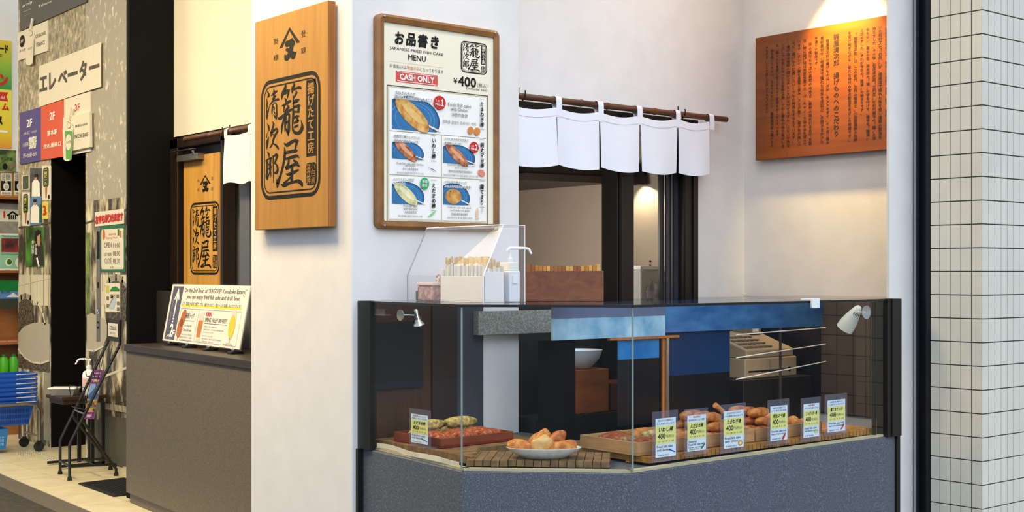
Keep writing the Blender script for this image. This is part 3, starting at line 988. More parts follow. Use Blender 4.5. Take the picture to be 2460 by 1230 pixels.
# ------------------------------------------------------------------ brush-written shop name and trade mark, as outlines in a unit box
BRUSH_SRC = [
 # (origin x, origin y, scale) of the stroke list, then strokes of (x, y, width)
 ((660, 190, .1138), [
  [(235,110,30),(225,180,50),(190,270,70),(160,340,50),(150,440,6)], [(190,265,50),(260,240,40),(318,222,16)], [(296,250,44),(282,330,40),(265,415,8)], [(220,310,40),(300,235,40)],
  [(405,70,25),(412,130,45),(380,200,60),(365,300,12)], [(395,225,40),(470,190,50),(530,180,70),(548,200,40)], [(455,250,25),(460,290,40),(430,350,35),(398,400,20)],
  [(215,405,20),(237,440,45),(240,510,50)], [(155,565,20),(230,530,50),(320,465,55),(342,460,26)], [(205,560,36),(195,640,22),(190,690,10)], [(275,545,15),(290,590,52),(250,640,40),(200,700,14)],
  [(80,820,36),(112,830,66),(220,740,56),(300,670,56),(372,640,46)], [(205,790,40),(180,900,38),(150,1040,38),(150,1160,8)], [(235,790,38),(226,900,46),(220,1000,38),(212,1100,10)],
  [(290,730,56),(310,770,38),(302,900,46),(300,1050,56),(286,1205,8)], [(215,780,18),(275,745,30)], [(232,935,36),(300,880,34)], [(235,1050,38),(272,1110,56),(290,1185,26)],
  [(388,345,18),(395,450,34),(392,600,28),(396,700,48),(385,850,42),(376,1000,30),(400,1100,56),(450,1140,66),(520,1130,76),(575,1050,66),(580,960,42),(555,860,6)],
  [(408,495,46),(460,460,78),(505,435,40)], [(400,595,46),(470,572,58),(525,558,48)], [(506,590,46),(502,690,52)], [(400,690,40),(500,692,40)], [(410,820,36),(460,790,58),(505,778,38)], [(470,830,46),(492,870,40)], [(415,930,34),(460,900,58),(500,875,38)], [(420,1015,36),(460,990,56),(495,972,28)]]),
 ((660, 320, .1138), [
  [(205,215,26),(262,250,78),(350,190,68),(440,152,66),(488,162,44)], [(472,170,58),(450,260,44),(436,340,28)], [(240,412,66),(340,390,68),(440,370,76),(468,360,36)],
  [(205,290,8),(216,380,44),(206,520,48),(170,720,44),(120,900,48),(72,1020,66),(60,1110,46),(48,1155,8)], [(40,970,8),(60,1040,56)], [(235,540,46),(350,510,68),(460,480,68),(514,510,26)],
  [(300,560,38),(290,640,44),(252,720,48),(242,772,16)], [(218,700,12),(260,740,58),(360,685,58),(450,655,68),(518,695,30)], [(400,570,36),(460,620,66),(512,695,26)], [(365,690,56),(366,800,58),(360,900,58),(360,1045,54)],
  [(238,855,16),(290,870,58),(380,840,68),(470,790,48),(497,775,36)], [(335,925,26),(280,985,36),(200,1050,46)], [(145,1080,26),(200,1100,86),(300,1058,56),(400,1030,50),(500,1010,78),(560,1058,76),(580,1112,36)]]),
 ((630, 200, .0813), [
  [(150,240,28),(190,300,44),(196,370,58),(165,412,34)], [(130,440,8),(150,560,38),(150,620,48),(138,750,24),(140,860,44)], [(215,650,8),(190,780,28),(152,880,66),(145,980,58),(148,1080,12)],
  [(335,165,22),(352,210,38),(345,300,58),(350,400,58),(340,480,58),(290,560,46),(230,640,26)], [(265,365,18),(330,320,58),(400,250,66),(442,228,36)], [(292,470,28),(350,430,48),(402,370,38)], [(340,520,48),(430,490,58),(470,470,76),(488,502,24)],
  [(292,610,18),(300,700,38),(290,850,38),(295,980,10)], [(310,660,26),(350,590,28),(395,575,30),(425,640,38),(426,800,44),(425,950,56),(415,1070,16)], [(340,920,16),(380,990,56),(415,1050,36)], [(325,690,38),(355,730,44),(345,800,28),(370,880,28),(386,932,6)]]),
 ((630, 290, .1302), [
  [(95,50,6),(120,110,34),(125,178,20)], [(115,195,6),(85,260,8),(84,310,14)], [(122,298,6),(95,400,44),(88,530,6)], [(190,15,8),(212,60,34),(190,150,34),(170,230,44),(160,302,8)],
  [(168,222,46),(230,170,38),(265,150,42),(284,190,34),(242,260,38),(212,330,34),(190,420,28),(150,490,22),(135,492,8)], [(200,255,28),(235,262,16)], [(190,415,16),(250,450,38),(290,500,38),(300,537,8)],
  [(95,570,6),(120,610,34),(126,662,16)], [(68,730,10),(95,770,38),(95,860,28),(90,960,38),(75,1020,26)], [(72,742,26),(120,702,28),(168,685,36)], [(156,690,34),(146,800,34),(145,900,34),(155,980,28),(162,1037,6)],
  [(98,820,24),(150,795,24)], [(98,890,24),(150,870,24)], [(75,1000,26),(90,1050,48),(96,1092,14)], [(100,1050,24),(120,1000,20),(142,950,18)], [(176,815,5),(160,900,14)],
  [(188,660,12),(225,650,28),(260,620,38),(276,650,42),(246,740,28),(225,792,16)], [(235,780,12),(275,830,34),(286,900,38),(265,960,48),(222,962,26)], [(205,650,28),(205,800,20),(210,1000,20),(207,1150,6)]]),
]
def spline(st, sub=4):
    out = []
    n = len(st)
    for i in range(n - 1):
        p0 = Vector(st[max(i - 1, 0)]); p1 = Vector(st[i]); p2 = Vector(st[i + 1]); p3 = Vector(st[min(i + 2, n - 1)])
        for k in range(sub):
            t = k / sub
            out.append(.5 * ((2 * p1) + (p2 - p0) * t + (2 * p0 - 5 * p1 + 4 * p2 - p3) * t * t + (3 * p1 - p0 - 3 * p2 + p3) * t ** 3))
    out.append(Vector(st[-1]))
    return out
def make_brush(P, box):
    """stroke outlines of the signboard lettering, as fractions of its frame box"""
    x0, y0, x1, y1 = box
    def fr(px, py):
        u, v = P.uv(px, py)
        return ((u - x0) / (x1 - x0), (v - y0) / (y1 - y0))
    quads = []
    for (ox, oy, sc), strokes in BRUSH_SRC:
        for st in strokes:
            q = spline(st)
            L = []; R = []
            for i, p in enumerate(q):
                d = (q[min(i + 1, len(q) - 1)] - q[max(i - 1, 0)]); d = Vector((d.x, d.y)).normalized(); n = Vector((-d.y, d.x)) * max(p.z, 3) / 2
                if i == 0 and len(st) > 1: p = p - Vector((d.x, d.y, 0)) * p.z * .12
                L.append(fr(ox + (p.x + n.x) * sc, oy + (p.y + n.y) * sc)); R.append(fr(ox + (p.x - n.x) * sc, oy + (p.y - n.y) * sc))
            for i in range(len(q) - 1): quads.append([L[i], L[i + 1], R[i + 1], R[i]])
            for e, s_ in ((0, -1), (-1, 1)):      # rounded stroke ends
                p = q[e]; w = p.z / 2
                quads.append([fr(ox + (p.x + w * math.cos(a)) * sc, oy + (p.y + w * math.sin(a)) * sc) for a in [k * PI / 5 for k in range(10)]])
    return quads
BRUSH = []
CREST_ROOF = [(513,170),(793,573),(708,603),(512,275),(325,712),(235,743)]
CREST_BODY = [(585,455),(660,560),(655,640),(625,665),(595,800),(640,830),(700,835),(660,990),(610,1040),(570,1025),(535,985),(470,1065),(420,1082),(375,1050),(370,940),(390,890),(410,925),(460,900),(470,860),(440,820),(400,800),(415,750),(455,725),(505,740),(505,680),(430,715),(385,660),(385,600),(415,545),(500,520)]
CREST = []
# ------------------------------------------------------------------ shop crest and lettering shared by signs
M_signwood = two_tone('honey_sign_wood', '#a67226', '#b98536', 4, .3, .7, rough=.5, stretch=(7, 7, .5), distort=.4)
M_signedge = two_tone('sign_end_grain', '#8a4f1c', '#b5712e', 7, .3, .7, rough=.55, stretch=(30, 30, .5))
M_redwood = two_tone('red_lacquered_wood', '#73370a', '#8a4810', 4, .3, .7, rough=.38, stretch=(.5, .5, 6))
def crest(P, x, y, w, h, mat):
    """roof-shaped trade mark with a bold knot below; box x..x+w, y..y+h on the panel"""
    for poly in CREST:
        P.poly([(x + a * w, y + b * h) for a, b in poly], mat, 1, 'crest')
def shop_mark(P, x0, y0, x1, y1, ink, ground, double=True):
    """rounded frame with the shop name in vertical brush lettering"""
    w = x1 - x0; h = y1 - y0
    q = lambda a, b: (x0 + a * w, y0 + b * h)
    P.ring((x0, y0), (x1, y1), w * .15, w * .034, ink, 1, 'shop_mark')
    if double:
        P.ring((x0 + w * .055, y0 + w * .055), (x1 - w * .055, y1 - w * .055), w * .10, w * .012, ink, 1, 'shop_mark')
    for i, quad in enumerate(BRUSH):
        P.poly([q(a, b) for a, b in quad], ink, 1 + (i % 7) * .05, 'lettering')
    P.rect(q(.775, .32), q(.93, .93), ink, 1, 'shop_mark')
    P.text('揚げたて工房', q(.80, .345), q(.905, .905), ground, k=2, p='lettering', vert=True, bold=.02)
    P.poly(P.rrect(q(.775, .09), q(.93, .27), w * .03), ink, 1, 'shop_mark')
    P.text('蒲鉾', q(.785, .10), q(.845, .26), ground, k=2, p='lettering', vert=True)
    P.text('小田原', q(.855, .10), q(.92, .26), ground, k=2, p='lettering', vert=True)

# ---------------- big wooden signboard on the pillar
T = .036
P = XP(XS - .008 - T)
a = P.uv(612.5, 552.5); b = P.uv(788, 544.3); c = P.uv(612.5, 53.7)
u0, v0, u1, v1 = a[0], (a[1] + b[1]) / 2, b[0], c[1]
r = thing('wooden_signboard', 'large upright honey-coloured wooden signboard with black brush lettering on the pillar', 'sign', (XS - .008 - T / 2, -(u0 + u1) / 2, v0))
mb = MB(); mb.box((XS - .008 - T, -u0, v0), (XS - .008, -u1, v1), M_signwood); part('board', mb, r, bevel=.002)
mb = MB(); mb.box((XS - .009, -u0 - .1, v0 + .1), (XS - .0005, -u1 + .1, v1 - .1), M_blackmetal); part('mounting_batten', mb, r)
mb = MB(); mb.box((XS - .0075 - T, -u1 - .0012, v0 + .001), (XS - .0085, -u1 - .0004, v1 - .001), M_signedge); part('end_grain', mb, r)
sa = P.uv(627.5, 482); sb = P.uv(770, 165)
BRUSH += make_brush(P, (sa[0], sa[1], sb[0], sb[1]))
cr = [[P.uv(650 + x * .0894, 50 + y * .0894) for x, y in poly] for poly in (CREST_ROOF, CREST_BODY)]
us = [u for poly in cr for u, v in poly]; vs_ = [v for poly in cr for u, v in poly]
cx0, cx1, cy0, cy1 = min(us), max(us), min(vs_), max(vs_)
CREST += [[((u - cx0) / (cx1 - cx0), (v - cy0) / (cy1 - cy0)) for u, v in poly] for poly in cr]
crest(P, cx0, cy0, cx1 - cx0, cy1 - cy0, M_ink)
for ch, q in (('商', (658, 108, 668.5, 90)), ('標', (658, 147, 669, 130)), ('登', (723.5, 90, 734.5, 71)), ('録', (723.5, 130, 735, 112))):
    P.ptext(ch, *q, M_ink, k=1)
sa = P.uv(627.5, 482); sb = P.uv(770, 165)
shop_mark(P, sa[0], sa[1], sb[0], sb[1], M_ink, M_signwood)
P.build(r)

# ---------------- menu board
P = YP(YM - .024)
M_frame = two_tone('menu_frame_wood', '#7a4f24', '#96662f', 5, .3, .7, rough=.4, stretch=(3, 3, 3), spec=.5)
M_sheet = pm('cream_menu_sheet', '#f6ecd2', rough=.55, noise=.015, scale=3)
M_cell = pm('menu_cell_paper', '#fbf7ee', rough=.55, noise=.01)
M_dish = pm('blue_dish_print', '#2a6fa3', rough=.5, noise=.12, scale=10)
M_dishd = pm('dark_blue_dish_print', '#1d4f80', rough=.5, noise=.12, scale=10)
M_dishl = pm('light_blue_ring_print', '#4d96c4', rough=.5, noise=.05)
M_fgold = two_tone('fried_gold_print', '#a8561c', '#eab65c', 30, .3, .62, rough=.6, c3='#f6dfa0')
M_fred = two_tone('fried_red_print', '#8c3a1c', '#d88a58', 45, .35, .62, rough=.6, c3='#efc39a')
M_fgreen = two_tone('fried_green_print', '#7d9145', '#e5dc9c', 28, .3, .5, rough=.6)
a = P.uv(920.3, 549.2); b = P.uv(1198, 553.5); c = P.uv(906, 33)
fx0 = P.uv(904.5, 300)[0]; fx1 = P.uv(1198.5, 300)[0]
fz0 = P.uv(925, 549)[1]; fz1 = P.uv(925, 33.5)[1]
r = thing('menu_board', 'framed fish cake menu with blue dish pictures on the white pillar', 'menu board', ((fx0 + fx1) / 2, YM - .012, fz0))
fw = .031
# rounded frame: four rails with rounded corners
def frame_ring(P, a, b, r, wd, y0, y1, mat):
    mb = MB()
    o = P.rrect(a, b, r, 8); i = P.rrect((a[0] + wd, a[1] + wd), (b[0] - wd, b[1] - wd), .006, 8)
    n = len(o)
    vs = []
    for (u, v) in o: vs.append((u, y0 + .004, v))
    for (u, v) in o: vs.append((u, y1, v))
    for (u, v) in i: vs.append((u, y0, v))
    for (u, v) in i: vs.append((u, y1, v))
    mid = [((o[k][0] * .65 + i[k][0] * .35), (o[k][1] * .65 + i[k][1] * .35)) for k in range(n)]
    for (u, v) in mid: vs.append((u, y0 - .004, v))
    fs = []
    for k in range(n):
        q = (k + 1) % n
        fs += [(k, q, 4 * n + q, 4 * n + k), (4 * n + k, 4 * n + q, 2 * n + q, 2 * n + k), (2 * n + k, 2 * n + q, 3 * n + q, 3 * n + k), (q, k, n + k, n + q), (n + q, n + k, 3 * n + k, 3 * n + q)]
    return mb.add(vs, fs, mat)
part('frame', frame_ring(P, (fx0, fz0), (fx1, fz1), .026, fw, YM - .032, YM - .001, M_frame), r, smooth=35)
mb = MB(); mb.box((fx0 + fw - .004, YM - .0235, fz0 + fw - .004), (fx1 - fw + .004, YM - .006, fz1 - fw + .004), M_sheet); part('menu_sheet', mb, r)
mb = MB()
for (u, v) in ((fx0 + fw, fz1 - .012), (fx1 - fw, fz1 - .012), (fx0 + fw, fz0 + .012), (fx1 - fw, fz0 + .012)):
    mb.lathe([(0, .006), (.004, .005), (.004, 0)][::-1], (u, YM - .034, v), M_alu, n=10, axis=(0, -1, 0))
part('corner_pin', mb, r)
for ch, q in zip('お品書き', ((949, 104, 970, 79), (976, 108, 998, 82), (1004, 112, 1027, 85), (1036, 115, 1053, 89))):
    P.ptext(ch, *q, M_ink, bold=.035, shear=.1)
def rowtext(t, x0, x1, yl, h, mat, **kw):
    """text on a level line; yl = photo row of its bottom at x0, h = height in photo px at x0"""
    a = P.uv(x0, yl); t1 = P.uv(x0, yl - h)[1]; u1 = P.uv(x1, yl)[0]
    P.text(t, a, (u1, t1), mat, **kw)
rowtext('JAPANESE FRIED FISH CAKE', 936, 1065, 120, 9, M_ink)
rowtext('MENU', 980.5, 1022.5, 143.5, 13, M_ink, bold=.008)
y = P.uv(936, 147)[1]; ua = P.uv(936, 147)[0]; ub = P.uv(1065, 150)[0]
n = 44
for i in range(n):
    t = ua + (ub - ua) * i / n
    P.rect((t, y - .0006), (t + (ub - ua) / n * .6, y + .0006), M_orange, 1)
ym = P.uv(936, 161)
def seg(t, x0, x1, mat): rowtext(t, x0, x1, 161.5 + (x0 - 936) * .128, 9, mat)
seg('お支払いは', 936, 976, M_inkgrey); seg('現金のみ', 977, 1008, M_orange); seg('となっております', 1009, 1065, M_inkgrey)
M_cash = pm('cash_label_red', '#dd4f42', rough=.6, noise=.02)
a = P.uv(951, 196); b = P.uv(1051, 175)
b = (P.uv(1051, 180)[0], P.uv(951, 169.5)[1])
P.rect(a, b, M_cash, 1, 'label')
dh = b[1] - a[1]; dw = b[0] - a[0]
for f in (.07, .88):
    P.rect((a[0] + dw * .03, a[1] + dh * f), (b[0] - dw * .03, a[1] + dh * (f + .05)), M_pw, 2, 'label')
P.text('CASH ONLY', (a[0] + dw * .09, a[1] + dh * .24), (b[0] - dw * .09, a[1] + dh * .76), M_pw, k=3, bold=.03)
sa = P.uv(1107, 173); sb = P.uv(1170, 97)
sb = (sb[0], P.uv(1107, 97)[1])
shop_mark(P, sa[0], sa[1], sb[0], sb[1], M_ink, M_sheet)
rowtext('¥', 1089.5, 1098, 199, 12, M_ink, bold=.01)
rowtext('400', 1101, 1143, 205.5, 22.5, M_ink, bold=.02)
rowtext('（税込）', 1147, 1170, 210, 11, M_inkgrey)
rowtext('(include tax)', 1120, 1170, 216, 8, M_inkgrey)
# double rule round the pictures
M_rule = pm('dark_rule_print', '#3f3a2c', rough=.6)
M_goldrule = pm('gold_rule_print', '#b79a5c', rough=.6)
g0 = P.uv(929, 532); g1 = (P.uv(1172.5, 300)[0], P.uv(929, 203)[1])
P.ring(g0, g1, .002, .0035, M_rule, 1)
P.ring((g0[0] + .007, g0[1] + .007), (g1[0] - .007, g1[1] - .007), .001, .001, M_goldrule, 1)
gx0, gz0, gx1, gz1 = g0[0] + .012, g0[1] + .012, g1[0] - .012, g1[1] - .012
r1 = P.uv(934, 313)[1]; r2 = P.uv(934, 419)[1]; cm = P.uv(1060, 400)[0]
for (cx0, cz0, cx1, cz1) in ((gx0, r1, gx1, gz1), (gx0, r2 + .002, cm - .003, r1 - .003), (cm + .003, r2 + .002, gx1, r1 - .003), (gx0, gz0, cm - .003, r2 - .003), (cm + .003, gz0, gx1, r2 - .003)):
    P.rect((cx0, cz0), (cx1, cz1), M_cell, 2, 'menu_cell')
for zc in (r1, r2):
    P.rect((gx0, zc - .0012), (gx1, zc - .0004), M_inkgrey, 2)
P.rect((cm - .0006, gz0), (cm + .0006, r1), M_goldrule, 3)
PICN = [0]
def dish(bx0, bz0, bx1, bz1, fm, ball=False):
    """square picture: fried stick on a blue ringed dish"""
    w = bx1 - bx0; h = bz1 - bz0
    PICN[0] += 1; pic = 'picture#dish%d' % PICN[0]
    # the dish, cut by the left and bottom edge of the picture
    def clip(cx, cz, rr, mat, k):
        pts = []
        for i in range(48):
            t = 2 * PI * i / 48
            pts.append((min(bx1, max(bx0, bx0 + w * (cx + rr * math.cos(t)))), min(bz1, max(bz0, bz0 + h * (cz + rr * 1.12 * math.sin(t))))))
        P.poly(pts, mat, k, pic)
    clip(.38, .30, .62, M_dishd, 3)
    clip(.40, .30, .56, M_dish, 4); clip(.42, .32, .47, M_dishl, 5); clip(.42, .32, .45, M_dish, 6); clip(.43, .34, .38, M_dishl, 7); clip(.43, .34, .365, M_dish, 8)
    q = lambda a, b: (bx0 + w * a, bz0 + h * b)
    P.line([q(.66, .22), q(1.0, .03)], h * .055, pm('stick_print', '#efe3c4', rough=.6), 9, pic)
    if ball:
        P.ell(q(.36, .38), w * .30, h * .34, fm, 10, pic)
        P.ell(q(.25, .60), w * .02, h * .025, M_ink, 11, pic)
    else:
        P.ell(q(.41, .44), w * .42, h * .285, fm, 10, pic, rot=-.62)
        P.ell(q(.42, .47), w * .27, h * .11, pm(fm.name + '_light', '#e9bd6a' if fm is M_fgold else ('#e3a77a' if fm is M_fred else '#eee7b8'), rough=.6, noise=.12, scale=40), 11, pic, rot=-.62)
def pbox(x0, y0, x1, y1):
    a = P.uv(x0, y1); b = P.uv(x1, y0); return (a[0], a[1], b[0], P.uv(x0, y0)[1])
dish(*pbox(941, 226, 1056, 309), M_fgold)
dish(*pbox(941, 335, 1018, 380), M_fred); dish(*pbox(1064, 345, 1141, 391), M_fred)
dish(*pbox(941, 434, 1019, 489), M_fgreen); dish(*pbox(1064, 438, 1128, 491), M_fgold, True)
M_cellt = M_pw
def jp(t, x0, x1, y, h, mat=M_inkgrey, **kw): rowtext(t, x0, x1, y, h, mat, k=13, **kw)
def hand(t, x0, x1, y, h):
    jp(t, x0, x1, y, h, M_pw, bold=.09); rowtext(t, x0, x1, y, h, M_inkgrey, k=14)
hand('玉ねぎの甘さが', 947, 995, 226, 7.5); hand('際立つ人気の揚げかまぼこ！', 947, 1034, 237.5, 8.5)
hand('相模湾で獲れたイワシと', 944, 1006, 329.5, 6); hand('玉ねぎの旨みたっぷり！', 944, 1004, 340.5, 6.5)
hand('コクとまろやかさがあり', 1065, 1122, 336, 6); hand('後味軽くピリ辛！', 1065, 1107, 346.5, 6.5)
hand('ふっくらとした枝豆', 942, 992, 432.5, 6); hand('たっぷり！', 942, 970, 443.5, 6.5)
hand('イカと紅生姜の入った', 1065, 1119, 439.5, 6); hand('ふわふわなめらかな食感！', 1065, 1129, 450.5, 6.5)
def badge(x0, y0, x1, y1, mat, l1, l2):
    a = P.uv(x0, y1); b = P.uv(x1, y0); b = (b[0], P.uv(x0, y0)[1])
    c = ((a[0] + b[0]) / 2, (a[1] + b[1]) / 2); w = b[0] - a[0]; h = b[1] - a[1]
    P.ell(c, w / 2, h / 2, mat, 15, 'badge#' + str(x0))
    q = lambda f, g: (a[0] + w * f, a[1] + h * g)
    if len(l2) == 1:
        P.text(l1[0], q(.14, .52), q(.46, .70), M_pw, k=16); P.text(l1[1], q(.14, .28), q(.56, .48), M_pw, k=16, bold=.02)
        if l2 == '1':
            P.poly([q(.60, .25), q(.84, .25), q(.84, .30), q(.77, .32), q(.77, .75), q(.71, .75), q(.60, .66), q(.60, .62), q(.67, .64), q(.67, .32), q(.60, .30)], M_pw, 16, 'badge#' + str(x0))
        else:
            P.text(l2, q(.58, .25), q(.84, .74), M_pw, k=16, bold=.02)
    else:
        P.text(l1, q(.2, .53), q(.8, .80), M_pw, k=16, bold=.01); P.text(l2, q(.2, .22), q(.8, .49), M_pw, k=16, bold=.01)
badge(1039, 229, 1068, 262, M_red, ('人気', 'No.'), '1'); badge(1125.5, 340, 1147, 367, M_red, ('人気', 'No.'), '2')
badge(1007, 426, 1028, 455, pm('badge_green', '#2fa768', rough=.6), '季節', '限定')
jp('Fride fish cake', 1074, 1129, 255, 9); jp('with Onion.', 1080, 1122, 266, 9); jp('洋葱炸鱼饼', 1082, 1121, 280, 9); jp('양파를 곁들인 프라이드 어묵', 1061, 1141, 296, 8)
jp('Fride fish cake with Sardine', 951, 1015, 394.5, 5.5); jp('and Onion.', 971, 996, 400, 5.5); jp('炸沙丁鱼洋葱鱼饼', 965, 1002, 408.5, 6); jp('정어리와 양파를 넣은 프라이드 어묵', 951, 1015, 417, 5)
jp('Fride fish cake with Mayo and', 1073, 1137, 399, 5.5); jp('Spicy cod roe.', 1090, 1121, 406, 5.5); jp('鳕鱼饼配蛋黄酱和辣味鳕鱼子', 1076, 1133, 414, 6); jp('마요네즈와 매콤한 대구 알을 곁들인 프라이드 어묵', 1063, 1146, 422.5, 5)
jp('Fride fish cake', 967, 1000, 497, 5.5); jp('with Edamame.', 967, 1001, 504, 5.5); jp('炸鱼饼配毛豆', 970, 998, 512.5, 6); jp('에다마메를 곁들인 프라이드 어묵', 954, 1012, 521, 5)
jp('Fride fish cake with squid', 1074, 1128, 501, 5.5); jp('and Pickled red ginger', 1079, 1127, 508, 5.5); jp('鱿鱼和腌红姜炸鱼饼', 1082, 1121, 517, 6); jp('오징어와 절인 생강을 곁들인 생선전', 1072, 1132, 525.5, 5)
def vname(t, x0, x1, y0, y1):
    a = P.uv(x0, y1); b = P.uv(x1, y0)
    P.text(t, a, b, M_ink, k=13, vert=True, bold=.025, shear=.1)
    for yy in (y0 - 8, y1 + 6):
        c = P.uv((x0 + x1) / 2, yy)
        P.rect((c[0] - .014, c[1] - .0007), (c[0] + .014, c[1] + .0007), M_inkgrey, 13)
vname('たまねぎ棒', 1151, 1160, 246, 305); vname('いわし棒', 1035, 1044, 334, 381); vname('明太マヨ棒', 1151, 1160, 344, 403); vname('えだまめ棒', 1035, 1044, 441, 500); vname('籠てまり', 1151, 1160, 443, 492); 
P.text('（いか）', P.uv(1153, 513), P.uv(1158.5, 496), M_inkgrey, k=13, vert=True)
P.pell(1121, 304, 1135, 323, M_orange, 14, 'picture#onion'); P.pell(1136, 306, 1151, 326, M_orange, 14, 'picture#onion')
P.ppoly([(1026, 401), (1040, 408), (1046, 413), (1034, 407)], M_blueink, 14, 'picture#sardine')
P.pell(1145, 408, 1163, 424, pm('roe_print', '#e58a70'), 14, 'picture#roe', rot=-.4)
P.ppoly([(1025, 521), (1034, 512), (1045, 506), (1041, 513), (1033, 520)], pm('bean_print', '#8fce8a'), 14, 'picture#bean')
P.ppoly([(1141, 508), (1144, 498), (1148, 508), (1147, 522), (1150, 526), (1140, 526), (1142, 521)], pm('squid_print', '#f3cfae'), 14, 'picture#squid')
P.build(r)

# ---------------- red wooden signboard on the right wall
T = .03
P = XP(XR - .012 - T)
a = P.uv(1815, 384.3); c = P.uv(1815, 91.7)
u0, v0, v1 = a[0], a[1] - .003, c[1]
u1 = P.uv(2175, 200)[0]
r = thing('story_signboard', 'wide red-brown wooden signboard with columns of dark vertical text under the spotlight', 'sign', (XR - .012 - T / 2, -(u0 + u1) / 2, v0))
mb = MB(); mb.box((XR - .012 - T, -u0, v0), (XR - .012, -u1, v1), M_redwood); part('board', mb, r, bevel=.0015)
mb = MB(); mb.box((XR - .013, -u0 - .1, v0 + .1), (XR - .0005, -u1 + .1, v1 - .1), M_blackmetal); part('mounting_batten', mb, r)
M_redink = pm('dark_carved_ink', '#2c1206', rough=.6)
cols = [(1052, 195, 1000, 25, '後石垣姫石村又七（初代）小田原で魚屋（屋号「籠屋」）を営んで'),
 (1003, 185, 1000, 25, 'いた石村又七（初代）が、相模湾で獲れた魚を使い蒲鉾の製造を'),
 (960, 190, 1010, 25, '始めました。その後、石黒清次郎（三代目）が初代屋号の「籠」の字'),
 (915, 200, 1010, 25, 'をもらい、自らの名、清次郎の「清」の字を付けて、屋号を「籠清」'),
 (872, 205, 830, 24, 'と改めました。それが今日の「籠清」の始まりです。'),
 (825, 235, 1020, 25, '「籠屋清次郎」は、この初代、三代の理念と、小田原蒲鉾の伝統'),
 (783, 225, 1020, 24, 'を受け継ぎながら、新たな時代の食の創造をめざした商標です。'),
 (688, 240, 985, 42, '籠屋清次郎　揚げものへのこだわり'),
 (625, 280, 1040, 24, '籠屋清次郎の揚げものは、グチ、キントキダイ、イトヨリ等の'),
 (585, 258, 1035, 24, '高級素材や、相模湾で獲れた地魚を原料に、手間ひまかけた'),
 (543, 262, 495, 22, '手造りの製品です。'),
 (500, 305, 1045, 24, '手の技ならではの具材の大きさ、素材の味を引き立てる製'),
 (460, 278, 1050, 24, '法、特に揚げ油は限定生産のスｌパｌキャノｌラ油のみを使って'),
 (420, 290, 1055, 23, 'います。オレイン酸を豊富に含み、クセが無く、揚げ色が美しい'),
 (380, 295, 1030, 23, 'など、揚げものに適したいくつもの特長をそなえています。'),
 (340, 325, 1060, 23, '揚げ油は毎朝の細かなチェックが欠かせません。においや色な'),
 (303, 310, 1065, 22, 'ど少しでも気になったら即時交換。つねに素材の持ち味がいき'),
 (263, 315, 1010, 22, 'た、軽やかな食感に仕上がるよう管理をおこなっています。'),
 (225, 350, 1060, 22, '油を感じさせない、冷めてもおいしい、籠屋清次郎の揚げもの'),
 (187, 330, 845, 20, 'みなさま、どうぞ召し上がってみてください。')]
for x, y0, y1, w, t in cols:
    px = 1780 + x / 3; hw = w / 6
    A_ = P.uv(px - hw, y1 / 3); B_ = P.uv(px + hw, y0 / 3)
    P.text(t.replace('ｌ', '｜').replace('、', '、'), A_, B_, M_redink, k=1, vert=True, res=1, bold=.012 if w > 30 else .006)
P.build(r)
px = P.uv(1891, 250)[0]
mb = MB(); mb.box((XR - .0128 - T, -px, v0 + .002), (XR - .0119 - T, -px - .003, v1 - .002), M_redwood)
part('board_joint', mb, r)
# spotlight on the soffit over it
sp = Vector((5.02, 3.86, 3.0))
r = thing('ceiling_spot_lamp', 'small ceiling spot lamp above the red wooden signboard', 'lamp', (sp.x, sp.y, 3.6))
mb = MB(); mb.lathe([(.03, 0), (.03, .012)], (sp.x, sp.y, 3.588), M_white, n=20); part('ceiling_rose', mb, r)
mb = MB(); mb.tube([(sp.x, sp.y, 3.59), (sp.x, sp.y, 3.03)], .006, M_white); part('stem', mb, r)
mb = MB(); mb.lathe([(.0, -.03), (.02, -.03), (.03, 0), (.036, .06), (.032, .06), (.0, .01)], (sp.x, sp.y, 3.03), M_white, n=20, axis=(.35, 0, -1)); part('lamp_head', mb, r, smooth=40)
# ------------------------------------------------------------------ bamboo pole and short curtain over the hatch
M_bamboo = two_tone('dark_smoked_bamboo', '#3a2014', '#6b4028', 6, .3, .7, rough=.4, stretch=(1, 8, 8), spec=.5)
M_cloth = pm('white_curtain_cotton', '#eeeef3', rough=.9, noise=.015, scale=6, bump=.06, bscale=300, spec=.1)
YC = YN - .072
def bamboo(name, label, p, q, r0, knots, hooks, wall_n):
    p = Vector(p); q = Vector(q); d = q - p
    root = thing(name, label, 'pole', (p + q) / 2)
    pts = []; rr = []
    ks = sorted(knots)
    ts = [0]
    for k in ks: ts += [k - .012, k, k + .012]
    ts.append(1)
    for t in ts:
        pts.append(p + d * t); rr.append(r0 * (1.22 if t in ks else 1))
    mb = MB(); mb.tube(pts, rr, M_bamboo, n=14); part('bamboo_stem', mb, root, smooth=50)
    for t in hooks:
        c = p + d * t
        w = Vector(wall_n)
        mb = MB()
        mb.tube([c + w * .07, c + w * (r0 + .004), c + Vector((0, 0, -r0 - .003)), c - w * (r0 + .003), c - w * (r0 + .003) + Vector((0, 0, r0 * 1.8))], .0035, M_blackmetal, n=6)
        mb.tube([c + w * .03 + Vector((0, 0, 0)), c + w * .03 + Vector((0, 0, r0 + .03))], .004, M_blackmetal, n=6)
        part('hook', mb, root)
    return root
p0 = on_y(1240, 230.5, YC); p1 = on_y(1745, 287.2, YC)
p0 = Vector((3.60, YC, p0.z)); zp = (on_y(1250, 231.6, YC).z + on_y(1740, 286.3, YC).z) / 2
p0.z = zp; p1.z = zp
L = p1.x - p0.x
fx = lambda px: (on_y(px, 260, YC).x - p0.x) / L
